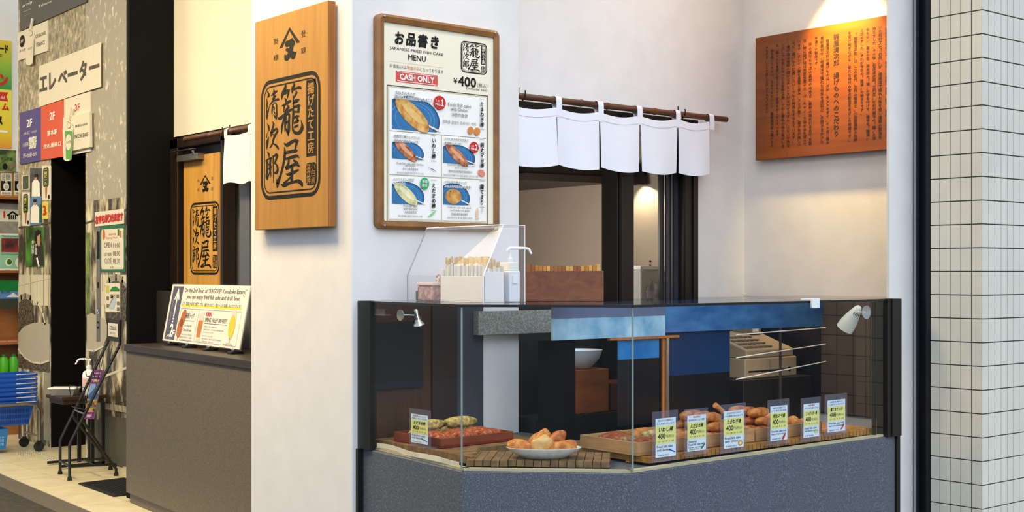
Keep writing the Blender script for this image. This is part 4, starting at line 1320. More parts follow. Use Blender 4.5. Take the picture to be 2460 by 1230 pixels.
bamboo('bamboo_pole', 'dark smoked bamboo pole carrying the wide white curtain over the hatch', p0, p1, .0145, [fx(1328), fx(1396), fx(1458), fx(1523), fx(1573), fx(1611)], [fx(1256), fx(1640)], (0, 1, 0))
# curtain
cl = thing('short_curtain', 'wide white five-panel shop curtain hanging over the serving hatch', 'curtain', ((p0.x + p1.x) / 2, YC, zp - .5))
edges = [1240, 1331, 1434, 1531, 1622.5, 1698]
zt_ = on_y(1335, 262, YC).z
def zat(px, py): return on_y(px, py, YC).z
tops = [258, 263, 274, 283, 290, 297]
bots = [(395, 398), (395, 408), (402, 414), (412, 416), (416, 418)]
rnd = random.Random(5)
def xat(px): return on_y(px, 330, YC).x
for i in range(5):
    xa = 3.66 if i == 0 else xat(edges[i]) + .002
    xb = xat(edges[i + 1]) - .002
    za, zb = zat(edges[i] if i else 1250, tops[i] - 4), zat(edges[i + 1], tops[i + 1] - 4)
    ba, bb = zat(edges[i] if i else 1250, bots[i][0]), zat(edges[i + 1], bots[i][1])
    ph = rnd.uniform(0, 6)
    nar = [.000, .006, .010, .010, .004][i]
    def fn(u, v, xa=xa, xb=xb, za=za, zb=zb, ba=ba, bb=bb, ph=ph, nar=nar):
        sag = .016 * math.sin(PI * u)
        x = xa + (xb - xa) * u
        x += (nar * (1 - 2 * u)) * (1 - v) ** .8
        zt0 = za + (zb - za) * u - sag * (1 if v > .5 else .6)
        z0 = ba + (bb - ba) * u - .014 * math.sin(PI * u)
        y = YC - .016 - .010 * (1 - v) * math.sin(u * 5.2 + ph) * (.4 + .6 * (1 - v)) - .010 * (1 - v)
        return (x, y, z0 + (zt0 - z0) * v)
    mb = MB(); mb.sheet(fn, 16, 18, M_cloth, .0015)
    pn = part('curtain_panel', mb, cl, smooth=60)
    mb = MB(); mb.sheet(lambda u, v: (lambda q: (q[0], q[1] - .0022, q[2]))(fn(u, .865 + .125 * v)), 16, 2, M_cloth, .001)
    part('top_hem', mb, pn, smooth=60)
# loops over the pole
for i, px in enumerate([1250, 1337, 1437.5, 1531, 1623.5, 1704]):
    cx = xat(px) if i else 3.70
    w = .017
    zb = zat(px, [262, 272, 283, 291, 298, 303][i])
    rr = .0185
    prof = [(YC - .018, zb - .02), (YC - rr, zp - .01)] + [(YC + rr * math.cos(PI - a), zp + rr * math.sin(a)) for a in [k * PI / 8 for k in range(1, 8)]] + [(YC + rr, zp - .01), (YC - .005, zb + .004)]
    def lf(u, v, prof=prof, cx=cx, w=w):
        t = v * (len(prof) - 1); k = min(int(t), len(prof) - 2); f = t - k
        return (cx - w + 2 * w * u, prof[k][0] * (1 - f) + prof[k + 1][0] * f, prof[k][1] * (1 - f) + prof[k + 1][1] * f)
    mb = MB(); mb.sheet(lf, 1, (len(prof) - 1) * 2, M_cloth, .0016)
    part('hanging_loop', mb, cl, smooth=60)

# ------------------------------------------------------------------ hatch frame and posts
def xn(px, Y=YN): return on_y(px, 600, Y).x
mb = MB()
x0, x1 = xn(1452, YN + .08), xn(1523, YN - .03)
mb.box((x0, YN - .01, .78), (x0 + .045, YN + .10, 2.275), M_darkbrown)
mb.box((x0 + .045, YN - .02, .78), (x1 - .085, YN + .06, 2.275), M_darkbrown)
mb.box((x1 - .083, YN - .03, .78), (x1, YN + .06, 2.275), M_darkbrown)
w1 = struct('window_1', mb, bevel=.002)
mb = MB()
x2, x3 = xn(1640, YN), 4.968
mb.box((x2, YN - .02, .78), (x2 + .05, YN + .10, 2.275), M_darkbrown)
mb.box((x2 + .05, YN - .03, .78), (x3, YN + .10, 2.275), M_darkbrown)
mb.box((3.69, YN - .012, 2.225), (4.968, YN + .10, 2.279), M_darkbrown)
struct('window_frame', mb, w1, bevel=.002)
# stack of dark sliding leaves beside the right post
mb = MB()
xs0 = xn(1585, YN + .05)
for k, (f0, f1, dy) in enumerate(((0, .28, .05), (.28, .5, .035), (.5, .74, .05), (.74, 1.0, .03))):
    a = xs0 + (x2 - xs0) * f0; b = xs0 + (x2 - xs0) * f1
    mb.box((a, YN + dy, .78), (b - .002, YN + dy + .012, 2.22), [pm('dark_grey_leaf', '#2b2b2f', rough=.3, noise=.1), pm('mid_grey_leaf', '#3a3a40', rough=.3, noise=.1)][k % 2])
struct('sliding_leaf', mb, w1)
mb = MB(); mb.box((x1 + .003, YN + .04, .78), (xs0 - .003, YN + .046, 2.2), glass_mat('hatch_glass', tint=(.80, .82, .82), ior=1.2))
struct('window_pane', mb, w1)

# kitchen things seen through the hatch
M_hood = pm('dark_steel_hood', '#0e0c0b', rough=.45, noise=.15, scale=4)
q0 = on_x(1247, 458, 5.30); q1 = on_x(1451, 438, 5.30)
r = thing('range_hood', 'dark steel range hood inside the kitchen under the white curtain', 'range hood', (4.9, 6.0, q1.z))
mb = MB(); mb.prism([(4.75, 5.6), (5.30, 5.5), (5.30, 6.9), (4.75, 6.9)], q1.z + .03, 3.199, M_hood); part('canopy', mb, r)
mb = MB(); mb.prism([(4.73, 5.58), (5.31, 5.48), (5.31, 6.92), (4.73, 6.92)], q1.z - .01, q1.z + .03, pm('hood_rim_steel', '#2a2622', rough=.4, metal=.3)); part('rim', mb, r)
# downlighter on the kitchen wall
p = on_x(1530, 440, 5.34)
r = thing('wall_lamp', 'dark cone wall lamp glowing on the kitchen wall behind the glass pane', 'lamp', p)
mb = MB(); mb.lathe([(.03, .12), (.045, .06), (.058, 0), (.054, 0), (.03, .10)], (5.335, p.y, p.z - .01), M_blackmetal, n=20, cap=False); part('lamp_shade', mb, r, smooth=50)
mb = MB(); mb.box((5.335, p.y - .02, p.z + .05), (5.399, p.y + .02, p.z + .10), M_blackmetal); part('bracket', mb, r)
lamp('SPOT', 'kitchen_wall_light', (5.30, p.y, p.z + .03), 16, (1, .80, .52), target=(5.40, p.y - .12, p.z - .5), spot=110, blend=.5, soft=.02)
lamp('AREA', 'kitchen_fill_light', (4.16, 5.2, 1.75), 14, (1, .88, .78), target=(5.4, 6.1, 1.2), size=.5)  # added fill at head height that brightens the kitchen wall
# hook on the wall, white bin
p = on_x(1561, 640, 5.392)
mb = MB()
pr = [(0, .10), (0, .03)] + [(.018 * math.sin(a), .03 - .018 + .018 * math.cos(a) - .0) for a in [k * PI / 6 for k in range(13)]]
mb.tube([(5.392, p.y - a * 1.0, p.z - .06 + .06 * 0 + (b - .03)) for a, b in pr], .003, M_blackmetal, n=6)
mb.tube([(5.392, p.y, p.z + .03), (5.3985, p.y, p.z + .03)], .006, M_blackmetal, n=8)
tag(mesh_obj('wall_hook', mb, None, Vector((5.392, p.y, p.z - .06))), 'small black wire hook on the kitchen wall above the white bin', 'hook')
pa = on_y(1526, 648, 5.12); pb = on_y(1582, 648, 5.12)
M_bin = pm('translucent_white_bin', '#b9bab4', rough=.4, noise=.05)
r = thing('plastic_bin', 'pale plastic bin standing in the kitchen behind the narrow glass pane', 'bin', ((pa.x + pb.x) / 2, 5.15, .90))
mb = MB(); mb.box((pa.x, 5.08, .90), (pb.x, 5.28, pa.z), M_bin); part('bin_body', mb, r, bevel=.01)
mb = MB(); mb.box((pa.x - .005, 5.075, pa.z), (pb.x + .005, 5.285, pa.z + .02), M_white); part('bin_rim', mb, r, bevel=.004)
mb = MB(); mb.blob(((pa.x + pb.x) / 2, 5.075, pa.z - .16), (.05, .02, .08), pm('clear_bag_plastic', '#8d9092', rough=.15, noise=.35, scale=25), amp=.3, seed=3); part('plastic_bag', mb, r, smooth=60)
mb = MB(); mb.box((4.45, 4.90, .0), (5.38, 5.32, .898), M_kdark)
solo('kitchen_counter', mb, 'dark kitchen counter behind the hatch carrying the pale bin', 'counter', bevel=.004)

# ------------------------------------------------------------------ back of the case: dark cabinet, register, boxes
mb = MB()
mb.box((4.80, 4.06, 0), (5.33, 4.48, .986), M_kdark)
solo('back_cabinet', mb, 'dark cabinet behind the case that carries the cash register', 'cabinet', bevel=.004)
mb = MB(); mb.box((4.62, 4.495, .82), (5.33, 4.51, 1.372), pm('dark_navy_panel', '#15161f', rough=.3, noise=.15))
solo('navy_screen', mb, 'dark navy panel behind the cash register', 'panel')
M_reg = pm('beige_register_plastic', '#a89478', rough=.5, noise=.04)
M_regd = pm('grey_register_keys', '#857863', rough=.5)
r = thing('cash_register', 'beige cash register with a drawer behind the glass case', 'cash register', (5.06, 4.25, .988))
mb = MB(); mb.box((4.86, 4.10, .988), (5.255, 4.46, 1.085), M_reg); part('cash_drawer', mb, r, bevel=.006)
mb = MB(); mb.box((4.885, 4.0975, 1.018), (5.19, 4.0995, 1.026), M_ink); mb.lathe([(.012, 0), (.012, .003)], (5.195, 4.10, 1.022), M_ink, n=14, axis=(0, -1, 0)); part('drawer_slot', mb, r)
mb = MB(); mb.extr([(4.875, 4.105, 1.087), (4.875, 4.44, 1.087), (4.875, 4.44, 1.20), (4.875, 4.30, 1.19), (4.875, 4.105, 1.125)], (.36, 0, 0), M_reg); part('register_body', mb, r, bevel=.006)
mb = MB()
for i in range(6):
    for j in range(4):
        y = 4.125 + j * .042; z = 1.125 + (y - 4.105) * .333 + .004
        mb.box((4.90 + i * .034, y, z), (4.926 + i * .034, y + .03, z + .006), M_regd)
part('keypad', mb, r)
mb = MB(); mb.box((5.12, 4.28, 1.19), (5.20, 4.40, 1.222), M_regd); mb.box((5.13, 4.275, 1.20), (5.175, 4.2805, 1.225), M_white); part('receipt_printer', mb, r, bevel=.003)
mb = MB(); mb.box((3.70, 4.66, 0), (4.965, 4.68, 1.365), M_kdark)
solo('back_screen', mb, 'plain dark screen closing the lower part of the serving hatch', 'screen')
# tall black bin seen through the angled pane
mb = MB(); mb.prism([(3.52, 4.07), (3.63, 4.03), (3.755, 4.10), (3.645, 4.16)], ZG + .001, 1.2205, M_black)
solo('black_pillar_casing', mb, 'tall black casing standing behind the angled glass pane', 'casing', bevel=.003)
mb = MB(); mb.box((3.72, 4.32, 0), (4.78, 4.48, .86), M_kdark)
solo('back_bench', mb, 'low dark bench behind the case carrying the bowl and the box', 'bench', bevel=.003)
r = thing('bowl', 'white bowl on the wooden box behind the angled pane', 'bowl', (4.06, 4.40, 1.06))
mb = MB(); mb.lathe([(.0, .006), (.035, .006), (.038, 0), (.045, 0), (.085, .045), (.10, .085), (.096, .085), (.08, .048), (.04, .012), (0, .01)], (4.06, 4.395, 1.062), M_white, n=28, cap=False); part('bowl_body', mb, r, smooth=50)
M_boxw = two_tone('orange_brown_box_wood', '#7a3d1a', '#a05a2a', 5, .3, .7, rough=.5, stretch=(1, 4, 4))
mb = MB(); mb.box((3.97, 4.325, .862), (4.17, 4.475, 1.06), M_boxw)
solo('wooden_crate', mb, 'orange-brown wooden box under the white bowl', 'box', bevel=.003)
mb = MB(); mb.box((4.19, 4.33, .862), (4.40, 4.475, .99), two_tone('dark_red_box_wood', '#4a1a10', '#6b2a18', 5, .3, .7))
solo('wooden_crate', mb, 'dark red wooden box to the right of the white bowl', 'box', bevel=.003)

# ------------------------------------------------------------------ things on the glass top
ZC = ZT + .0008
# sloping clear guard
prof = [(2.99, ZC), (2.99, 1.49), (3.085, 1.678), (3.19, 1.678)]
y0, y1 = 3.765, 4.25
r = thing('sneeze_guard', 'clear acrylic guard with a sloping front on the left end of the case', 'guard', (3.09, 4.0, ZC))
t = .004
for k, (a, b) in enumerate(zip(prof[:-1], prof[1:])):
    mb = MB()
    d = Vector((b[0] - a[0], b[1] - a[1])).normalized(); n = Vector((d.y, -d.x)) * t
    mb.extr([(a[0], y0, a[1]), (b[0], y0, b[1]), (b[0] + n.x, y0, b[1] + n.y), (a[0] + n.x, y0, a[1] + n.y)], (0, y1 - y0, 0), M_acryl)
    part(['front_pane', 'sloping_pane', 'roof_pane'][k], mb, r)
for y in (y0, y1 - t):
    mb = MB()
    mb.extr([(2.994, y, ZC), (2.994, y, 1.489), (3.087, y, 1.674), (3.19, y, 1.674), (3.19, y, ZC)], (0, t, 0), M_acryl)
    part('side_pane', mb, r)
for y in (y0, y1):
    mb = MB()
    q = [(a, y, b) for a, b in prof]
    mb.tube(q + ([(3.19, y, ZC)] if y == y0 else []), .0022, M_edge if y == y0 else pm('grey_acrylic_edge', '#8d8a86', rough=.3), n=6)
    part('polished_edge', mb, r)
mb = MB(); mb.tube([(3.085, y0, 1.678), (3.085, y1, 1.678)], .003, M_edge, n=6); part('polished_edge', mb, r)

# holder with wooden skewers
M_holder = pm('ivory_holder_plastic', '#f3ece4', rough=.4, noise=.02)
hx0, hx1, hy0, hy1 = 3.022, 3.118, 3.80, 4.075
r = thing('skewer_holder', 'white open box full of wooden skewers inside the clear guard', 'holder', ((hx0 + hx1) / 2, (hy0 + hy1) / 2, ZC))
mb = MB(); mb.box((hx0, hy0, ZC), (hx1, hy1, ZC + .004), M_holder); part('bottom', mb, r)
for (a, b, h) in (((hx0, hy0), (hx0 + .003, hy1), .098), ((hx1 - .003, hy0), (hx1, hy1), .135), ((hx0, hy0), (hx1, hy0 + .003), .115), ((hx0, hy1 - .003), (hx1, hy1), .125)):
    mb = MB(); mb.box((a[0], a[1], ZC + .004), (b[0], b[1], ZC + h), M_holder); part('wall_panel', mb, r, bevel=.001)
rnd = random.Random(21)
for k in range(3):
    mats = [M_stick, two_tone('tan_stick_wood', '#a87c3c', '#c99b58', 8, .3, .7), pm('white_paper_sleeve', '#ece8df', rough=.7, noise=.03)]
base_me = {}
n = 0
for row in range(4):
    for i in range(17):
        x = hx0 + .014 + row * .022 + rnd.uniform(-.004, .004)
        y = hy0 + .014 + i * .0153 + rnd.uniform(-.003, .003)
        h = .162 + rnd.uniform(-.008, .008) - (.012 if i < 2 else 0)
        m = mats[[0, 1, 0, 2, 0][rnd.randrange(5)] if i < 12 else rnd.choice([0, 2, 2])]
        key = m.name
        if key not in base_me:
            mb = MB(); mb.box((-.0046, -.003, 0), (.0046, .003, .138), mats[2]); mb.box((-.0038, -.0026, .138), (.0038, .0026, .162), m if m is not mats[2] else mats[0])
            o = mesh_obj('wooden_skewer', mb); base_me[key] = o
            c = o
        else:
            c = base_me[key].copy(); COL.objects.link(c)
        c.location = (x, y, ZC + .0045); c.scale = (1, 1, h / .162)
        c.rotation_euler = (0, 0, rnd.uniform(-.5, .5))
        tag(c, {'pale_stick_wood': 'pale wooden skewer standing in the white holder', 'tan_stick_wood': 'tan wooden skewer standing in the white holder', 'white_paper_sleeve': 'thin pale skewer in a white paper sleeve standing in the holder'}[key], 'skewer', key.replace('_', ' ') + ' skewers in the white holder')
# pink tub with lid
M_tub = two_tone('pink_tub_chequer', '#a87f78', '#cfaaa2', 40, .45, .55, rough=.35)
c = Vector((3.033, 4.155, ZC))
r = thing('lidded_tub', 'pinkish translucent tub with a pale lid beside the skewer holder', 'tub', c)
mb = MB(); mb.box((c.x - .026, c.y - .050, ZC), (c.x + .026, c.y + .050, ZC + .060), M_tub); part('tub_body', mb, r, bevel=.006)
mb = MB(); mb.box((c.x - .029, c.y - .053, ZC + .060), (c.x + .029, c.y + .053, ZC + .072), pm('pale_pink_lid', '#f0d8cc', rough=.4, noise=.02)); part('lid', mb, r, bevel=.003)
r = thing('squeeze_bottle', 'small dark bottle with a red cap at the far left of the guard', 'bottle', (3.033, 4.223, ZC))
mb = MB(); mb.box((3.018, 4.212, ZC), (3.046, 4.236, ZC + .04), pm('dark_bottle_plastic', '#4a4744', rough=.4)); part('bottle_body', mb, r, bevel=.004)
mb = MB(); mb.lathe([(.009, 0), (.009, .012), (.006, .018), (0, .019)], (3.032, 4.224, ZC + .04), M_red, n=14); part('cap', mb, r, smooth=50)
r = thing('sauce_bottle', 'clear patterned jar with a red cap behind the pink tub', 'jar', (3.085, 4.13, ZC))
mb = MB(); mb.box((3.068, 4.085, ZC), (3.10, 4.17, ZC + .105), two_tone('patterned_jar', '#8d7668', '#d9cdc4', 60, .45, .55, rough=.3)); part('jar_body', mb, r, bevel=.004)
mb = MB(); mb.lathe([(.008, 0), (.008, .014)], (3.083, 4.13, ZC + .105), M_red, n=12); part('cap', mb, r)
r = thing('paper_card', 'white card with a dark round mark standing behind the tub', 'card', (3.13, 4.14, ZC))
mb = MB(); mb.box((3.126, 4.085, ZC), (3.129, 4.185, ZC + .16), M_white); part('card_sheet', mb, r)
Pq = XP(3.126); Pq.ell((-4.112, ZC + .115), .026, .040, pm('slate_print', '#4a4a52'), 1, 'round_mark'); Pq.build(r)
# white tissue box and cream box on the right, inside the guard
r = thing('napkin_box', 'white napkin box standing at the right of the skewers', 'box', (3.155, 3.83, ZC))
mb = MB(); mb.box((3.132, 3.785, ZC), (3.184, 3.87, ZC + .118), pm('cool_white_plastic', '#e9e8ea', rough=.4, noise=.02)); part('box_body', mb, r, bevel=.004)
mb = MB(); mb.box((3.136, 3.792, ZC + .118), (3.18, 3.86, ZC + .15), pm('cream_napkins', '#f4efdc', rough=.8)); part('napkins', mb, r, bevel=.003)
mb = MB(); mb.box((3.145, 3.7815, ZC + .07), (3.17, 3.7845, ZC + .10), M_pw); part('paper_label', mb, r)
# pump bottle
c = Vector((3.235, 3.905, ZC))
r = thing('pump_bottle', 'white pump bottle with a long nozzle between the guard and the wooden box', 'bottle', c)
mb = MB(); mb.lathe([(.0, 0), (.026, 0), (.029, .004), (.029, .115), (.024, .132), (.012, .142), (.012, .15)], c, M_white, n=24); part('bottle_body', mb, r, smooth=40)
mb = MB(); mb.lathe([(.014, .15), (.014, .166), (.005, .168), (.005, .20)], c, M_white, n=16); part('pump_collar', mb, r, smooth=40)
dd = RGT
mb = MB(); mb.tube([c + Vector((0, 0, .196)) - dd * .012, c + Vector((0, 0, .207)), c + dd * .058 + Vector((0, 0, .206)), c + dd * .072 + Vector((0, 0, .203)), c + dd * .082 + Vector((0, 0, .184))], [.007, .007, .006, .0055, .0045], M_white, n=10); part('nozzle', mb, r, smooth=50)
# walnut box full of slats
bc = Vector((3.418, 3.80, ZC))
r = thing('walnut_box', 'walnut box filled with upright bamboo slats on top of the case', 'box', bc)
xf = Matrix.Translation(bc) @ Matrix.Rotation(YAW, 4, 'Z')
bw, bd, bh = .308, .105, .118
M_walnut = two_tone('walnut_wood', '#63331a', '#834a24', 4.2, .3, .7, rough=.45, stretch=(1, 5, 5), distort=1.2)
for a, b in (((-bw / 2, -bd / 2), (bw / 2, -bd / 2 + .010)), ((-bw / 2, bd / 2 - .010), (bw / 2, bd / 2)), ((-bw / 2, -bd / 2 + .01), (-bw / 2 + .010, bd / 2 - .01)), ((bw / 2 - .010, -bd / 2 + .01), (bw / 2, bd / 2 - .01))):
    mb = MB(); mb.xf = xf; mb.box((a[0], a[1], 0), (b[0], b[1], bh), M_walnut); part('box_side', mb, r, bevel=.001)
mb = MB(); mb.xf = xf; mb.box((-bw / 2 + .01, -bd / 2 + .01, 0), (bw / 2 - .01, bd / 2 - .01, .008), M_walnut); part('box_bottom', mb, r)
smats = [two_tone('orange_slat_wood', '#b06a22', '#cf8a35', 6, .3, .7), two_tone('yellow_slat_wood', '#c9963f', '#e0b45c', 6, .3, .7), two_tone('brown_slat_wood', '#8a4c1a', '#a8652a', 6, .3, .7)]
n = 19
wI = bw - .024
for i in range(n):
    t = (i + .5) / n
    f = abs(2 * t - 1)
    dip = .009 * min(1, max(0, (f - .62) / .3)) ** 1.2
    x = -wI / 2 + wI * i / n
    mb = MB(); mb.xf = xf
    mb.box((x, -bd / 2 + .012, .010), (x + wI / n - .0012, bd / 2 - .012, bh + .018 + dip), smats[rnd.randrange(3)])
    part('bamboo_slat', mb, r)
# ceiling spotlight over the menu and the red signboard light
lamp('SPOT', 'signboard_spot_light', (5.12, 3.85, 3.02), 170, (1, .70, .25), target=(5.345, 3.86, 2.60), spot=74, blend=1, soft=.03)
lamp('SPOT', 'menu_spot_light', (3.30, 3.90, 3.4), 10, (1, .86, .64), target=(3.15, 4.39, 2.0), spot=70, blend=1, soft=.05)
# ------------------------------------------------------------------ low counter in front of the door
M_ctop = two_tone('dark_oak_counter_top', '#2e2822', '#3d362d', 8, .3, .7, rough=.45, stretch=(6, .8, 6))
FL = Vector((3.487, 8.164)); FR = Vector((3.268, 5.245))
d = (FR - FL).normalized(); nrm = Vector((-d.y, d.x)); nrm = nrm if nrm.x > 0 else -nrm
r = thing('low_counter', 'grey-brown stone faced low counter with a dark top in front of the door', 'counter', ((FL.x + FR.x) / 2 + .2, 6.7, 0))
f0 = FL + nrm * .012; f1 = FR + nrm * .012
mb = MB(); mb.prism([tuple(f0 - d * -.01), tuple(f1), (3.88, 5.245), (3.88, 8.15)], .068, .989, M_granite_l); part('front_panel', mb, r)
mb = MB(); k0 = FL + nrm * .03 + d * .03; k1 = FR + nrm * .03; mb.prism([tuple(k0), tuple(k1), (3.87, 5.25), (3.87, 8.13)], 0.001, .068, M_granite_l); part('plinth', mb, r)
mb = MB(); mb.prism([tuple(FL), tuple(FR), (3.886, 5.24), (3.886, 8.166)], .989, 1.034, M_ctop); part('counter_top', mb, r, bevel=.003)

# door with frame
M_door = two_tone('pale_door_wood', '#bd8433', '#d6a24c', 3.2, .3, .7, rough=.45, stretch=(5, 5, .45), distort=1.0)
M_dframe = two_tone('dark_door_frame_wood', '#17100c', '#2a1c14', 6, .3, .7, rough=.4, stretch=(8, 8, .6))
yh = lambda px, X=XD: -XP(X).uv(px, 600)[0]
ya, yb = 8.275, yh(545)
yL, yR = yh(440, XD + .0), yh(529.5, XD - .03)
mb = MB()
mb.box((XD - .03, ya - .11, 0), (XD + .06, ya, 2.40), M_dframe)
mb.box((XD - .03, yb, 0), (XD + .06, yR, 2.40), M_dframe)
mb.box((XD - .03, yb, 2.335), (XD + .06, ya, 2.40), M_dframe)
mb.box((XD + .02, yR, 0), (XD + .06, ya - .11, 2.335), M_dframe)
dr = struct('door_1', mb, bevel=.003)
PD = XP(XD - .012)
dx0 = PD.uv(441, 700)[0]; dx1 = PD.uv(528, 700)[0]
mb = MB(); mb.box((XD - .012, -dx0, .02), (XD + .018, -dx1, 2.27), M_door); part('door_panel', mb, dr)
ca = PD.uv(480, 463); cb2 = PD.uv(506, 418)
crest(PD, ca[0], ca[1], cb2[0] - ca[0], cb2[1] - ca[1], M_ink)
for ch, q in (('商', (474, 438, 479, 430)), ('標', (474, 461, 479.5, 452)), ('登', (507, 433, 512.5, 424)), ('録', (507, 458, 512.5, 449))):
    PD.ptext(ch, *q, M_inkgrey, k=1)
sa = PD.uv(457, 660); sb = PD.uv(527.5, 482)
shop_mark(PD, sa[0], sa[1], sb[0], sb[1], M_ink, M_door)
PD.build(dr)
# door closer
mb = MB()
p0 = PD.uv(440, 390); p1 = PD.uv(490, 368)
mb.box((XD - .06, -p0[0], p0[1]), (XD - .013, -p1[0], p1[1]), pm('steel_closer_body', '#8f8c86', rough=.35, metal=.8))
q0 = PD.uv(427, 366); q1 = PD.uv(484, 358)
mb.box((XD - .075, -q0[0], q0[1]), (XD - .05, -q1[0], q1[1]), M_alu)
mb.tube([(XD - .05, -(p1[0] - .06), p1[1] - .01), (XD - .062, -(p1[0] - .06), q1[1] - .01)], .012, M_alu)
part('door_closer', mb, dr, bevel=.002)

# side wall piece seen right of the door
mb = MB(); mb.box((XD - .012, yh(603), .0), (XD - .001, yh(580), 2.1), pm('grey_blue_panel', '#5c6068', rough=.5))
struct('trim_4', mb)

# left pole and white curtain
XPl = XD - .09
p0 = on_x(445, 331, XPl); p1 = on_x(608, 308, XPl)
z0 = (p0.z + p1.z) / 2
bamboo('bamboo_pole', 'dark bamboo pole above the wooden door', (XPl, p0.y, p0.z - .01), (XPl, 6.3, p0.z - .01), .017, [.1, .22, .37, .55, .7, .85], [(p0.y - on_x(541, 318, XPl).y) / (p0.y - 6.3), .9], (1, 0, 0))
zl = p0.z - .01
r = thing('short_curtain', 'narrow white shop curtain hanging right of the wooden door', 'curtain', (XPl, 6.9, zl - .45))
ycl = on_x(545, 330, XPl).y
zt1 = on_x(547, 325, XPl).z; zb1 = on_x(547, 443, XPl).z
for k in range(2):
    yA = ycl - k * .34 ; yB = yA - .335
    def fn(u, v, yA=yA, yB=yB):
        return (XPl - .018 - .012 * math.sin(u * 6 + 1) * (1 - v) * .6, yA + (yB - yA) * u + .006 * math.sin(v * 5), zb1 + (zt1 - zb1) * v + .008 * math.sin(u * 7) * (1 - v) - .012 * math.sin(PI * u) * v)
    mb = MB(); mb.sheet(fn, 12, 14, M_cloth, .0015); part('curtain_panel', mb, r, smooth=60)
for yc in (ycl - .025, ycl - .33, ycl - .66):
    rr = .0215
    prof = [(XPl - .02, zt1 - .02), (XPl - rr, zl - .01)] + [(XPl + rr * math.cos(PI - a), zl + rr * math.sin(a)) for a in [k * PI / 8 for k in range(1, 8)]] + [(XPl + rr, zl - .01), (XPl - .005, zt1)]
    def lf(u, v, prof=prof, yc=yc):
        t = v * (len(prof) - 1); k = min(int(t), len(prof) - 2); f = t - k
        return (prof[k][0] * (1 - f) + prof[k + 1][0] * f, yc + .02 - .04 * u, prof[k][1] * (1 - f) + prof[k + 1][1] * f)
    mb = MB(); mb.sheet(lf, 1, 20, M_cloth, .0016); part('hanging_loop', mb, r, smooth=60)

# dark board behind the counter sign
mb = MB(); bp = [on_x(381, 830, 3.76), on_x(450, 830, 3.76)]
mb.box((3.745, bp[1].y, 1.0345), (3.765, bp[0].y, on_x(381, 698, 3.76).z), pm('dark_grey_board', '#2a2823', rough=.5, noise=.08))
solo('dark_board', mb, 'plain dark grey board standing behind the slanted counter sign', 'board')

# slanted counter sign
BL = Vector((3.655, 7.95, 1.062)); BR = Vector((3.545, 6.70, 1.062))
U = (BR - BL).normalized(); back = Vector((0, 0, 1)).cross(U); back = back if back.x > 0 else -back
V = (Vector((0, 0, 1)) * .362 + back * .0703).normalized()
P = Panel(BL, U, V, .0008)
Ls = (BR - BL).length; Hs = .369
r = thing('counter_sign', 'slanted white counter sign with a dark arrow panel to the second floor', 'sign', (3.6, 7.3, 1.0345))
mb = MB(); mb.extr([P.w(0, 0, 0), P.w(Ls, 0, 0), P.w(Ls, Hs, 0), P.w(0, Hs, 0)], -P.N * .006, pm('white_sign_sheet', '#ece6d8', rough=.4, noise=.01)); part('sign_panel', mb, r)
mb = MB(); mb.extr([P.w(-.006, -.006, 0) - P.N * .0065, P.w(Ls + .006, -.006, 0) - P.N * .0065, P.w(Ls + .006, Hs + .006, 0) - P.N * .0065, P.w(-.006, Hs + .006, 0) - P.N * .0065], -P.N * .004, M_acryl); part('acrylic_back', mb, r)
M_slatep = pm('slate_blue_print', '#555566', rough=.5, noise=.03)
q = lambda f, g: (Ls * f, Hs * g)
P.rect(q(.025, .03), q(.165, .965), M_slatep, 1)
P.rect(q(.094, .43), q(.110, .86), M_pw, 2)
P.poly([q(.102, .94), q(.138, .74), q(.128, .72), q(.102, .84), q(.076, .72), q(.066, .74)], M_pw, 2)
P.rect(q(.094, .375), q(.110, .412), M_pw, 2); P.rect(q(.094, .33), q(.110, .358), M_pw, 2)
P.text('2', q(.085, .085), q(.125, .30), M_pw, bold=.03); P.text('F', q(.128, .085), q(.158, .20), M_pw, bold=.02)
P.line([q(.055, .07), q(.075, .11)], .008, M_pw, 2)
tq = 'KAGOSEI Kamaboko Eatery'
P2 = Panel(P.w(Ls * .052, Hs * .30, 0), P.V, -P.U, .0008)
P2.text('２Ｆ「籠清 かまぼこ横丁」 KAGOSEI Kamaboko Eatery', (0, -.012), (Hs * .48, 0), M_pw, k=2); P.mbs['lettering'].add(P2.mbs['lettering'].v, P2.mbs['lettering'].f, M_pw)
P.text('On the 2nd floor, at “KAGOSEI Kamaboko Eatery,”', q(.19, .845), q(.975, .94), M_inkgrey)
P.text('you can enjoy fried fish cake and draft beer.', q(.235, .735), q(.915, .83), M_inkgrey)
P.rect(q(.185, .615), q(.945, .655), pm('yellow_highlight', '#f0e03a', rough=.6), 1)
P.text('２Ｆ「籠清 かまぼこ横丁」では、揚げかまぼこ・生ビールをお楽しみいただけます！', q(.19, .635), q(.935, .70), M_inkgrey)
P.ring(q(.185, .035), q(.955, .585), .012, .0016, M_inkgrey, 1)
P.rect(q(.432, .04), q(.4335, .58), M_inkgrey, 1)
M_sau = pm('sausage_print', '#b8662c', rough=.6, noise=.1, scale=30)
P.ell(q(.238, .42), .040, .058, M_sau, 2, 'picture#dog', rot=-.35); P.ell(q(.216, .24), .044, .062, M_sau, 2, 'picture#dog', rot=-.1)
P.line([q(.213, .15), q(.205, .03)], .004, M_inkgrey, 2, 'picture#dog')
P.text('箱根ドッグ', q(.27, .42), q(.385, .52), M_ink, shear=.2); P.rect(q(.262, .375), q(.39, .382), M_ink, 1)
P.text('Corn dog with', q(.27, .27), q(.37, .315), M_inkgrey); P.text('Cheese fish cake', q(.262, .20), q(.378, .245), M_inkgrey)
for i, t in enumerate(('ソーセージにチーズかまぼこ', '揚げたてのボリューム満点', '食べ歩きにおすすめです')):
    P.text(t, q(.24, .125 - i * .045), q(.40, .155 - i * .045), M_inkgrey)
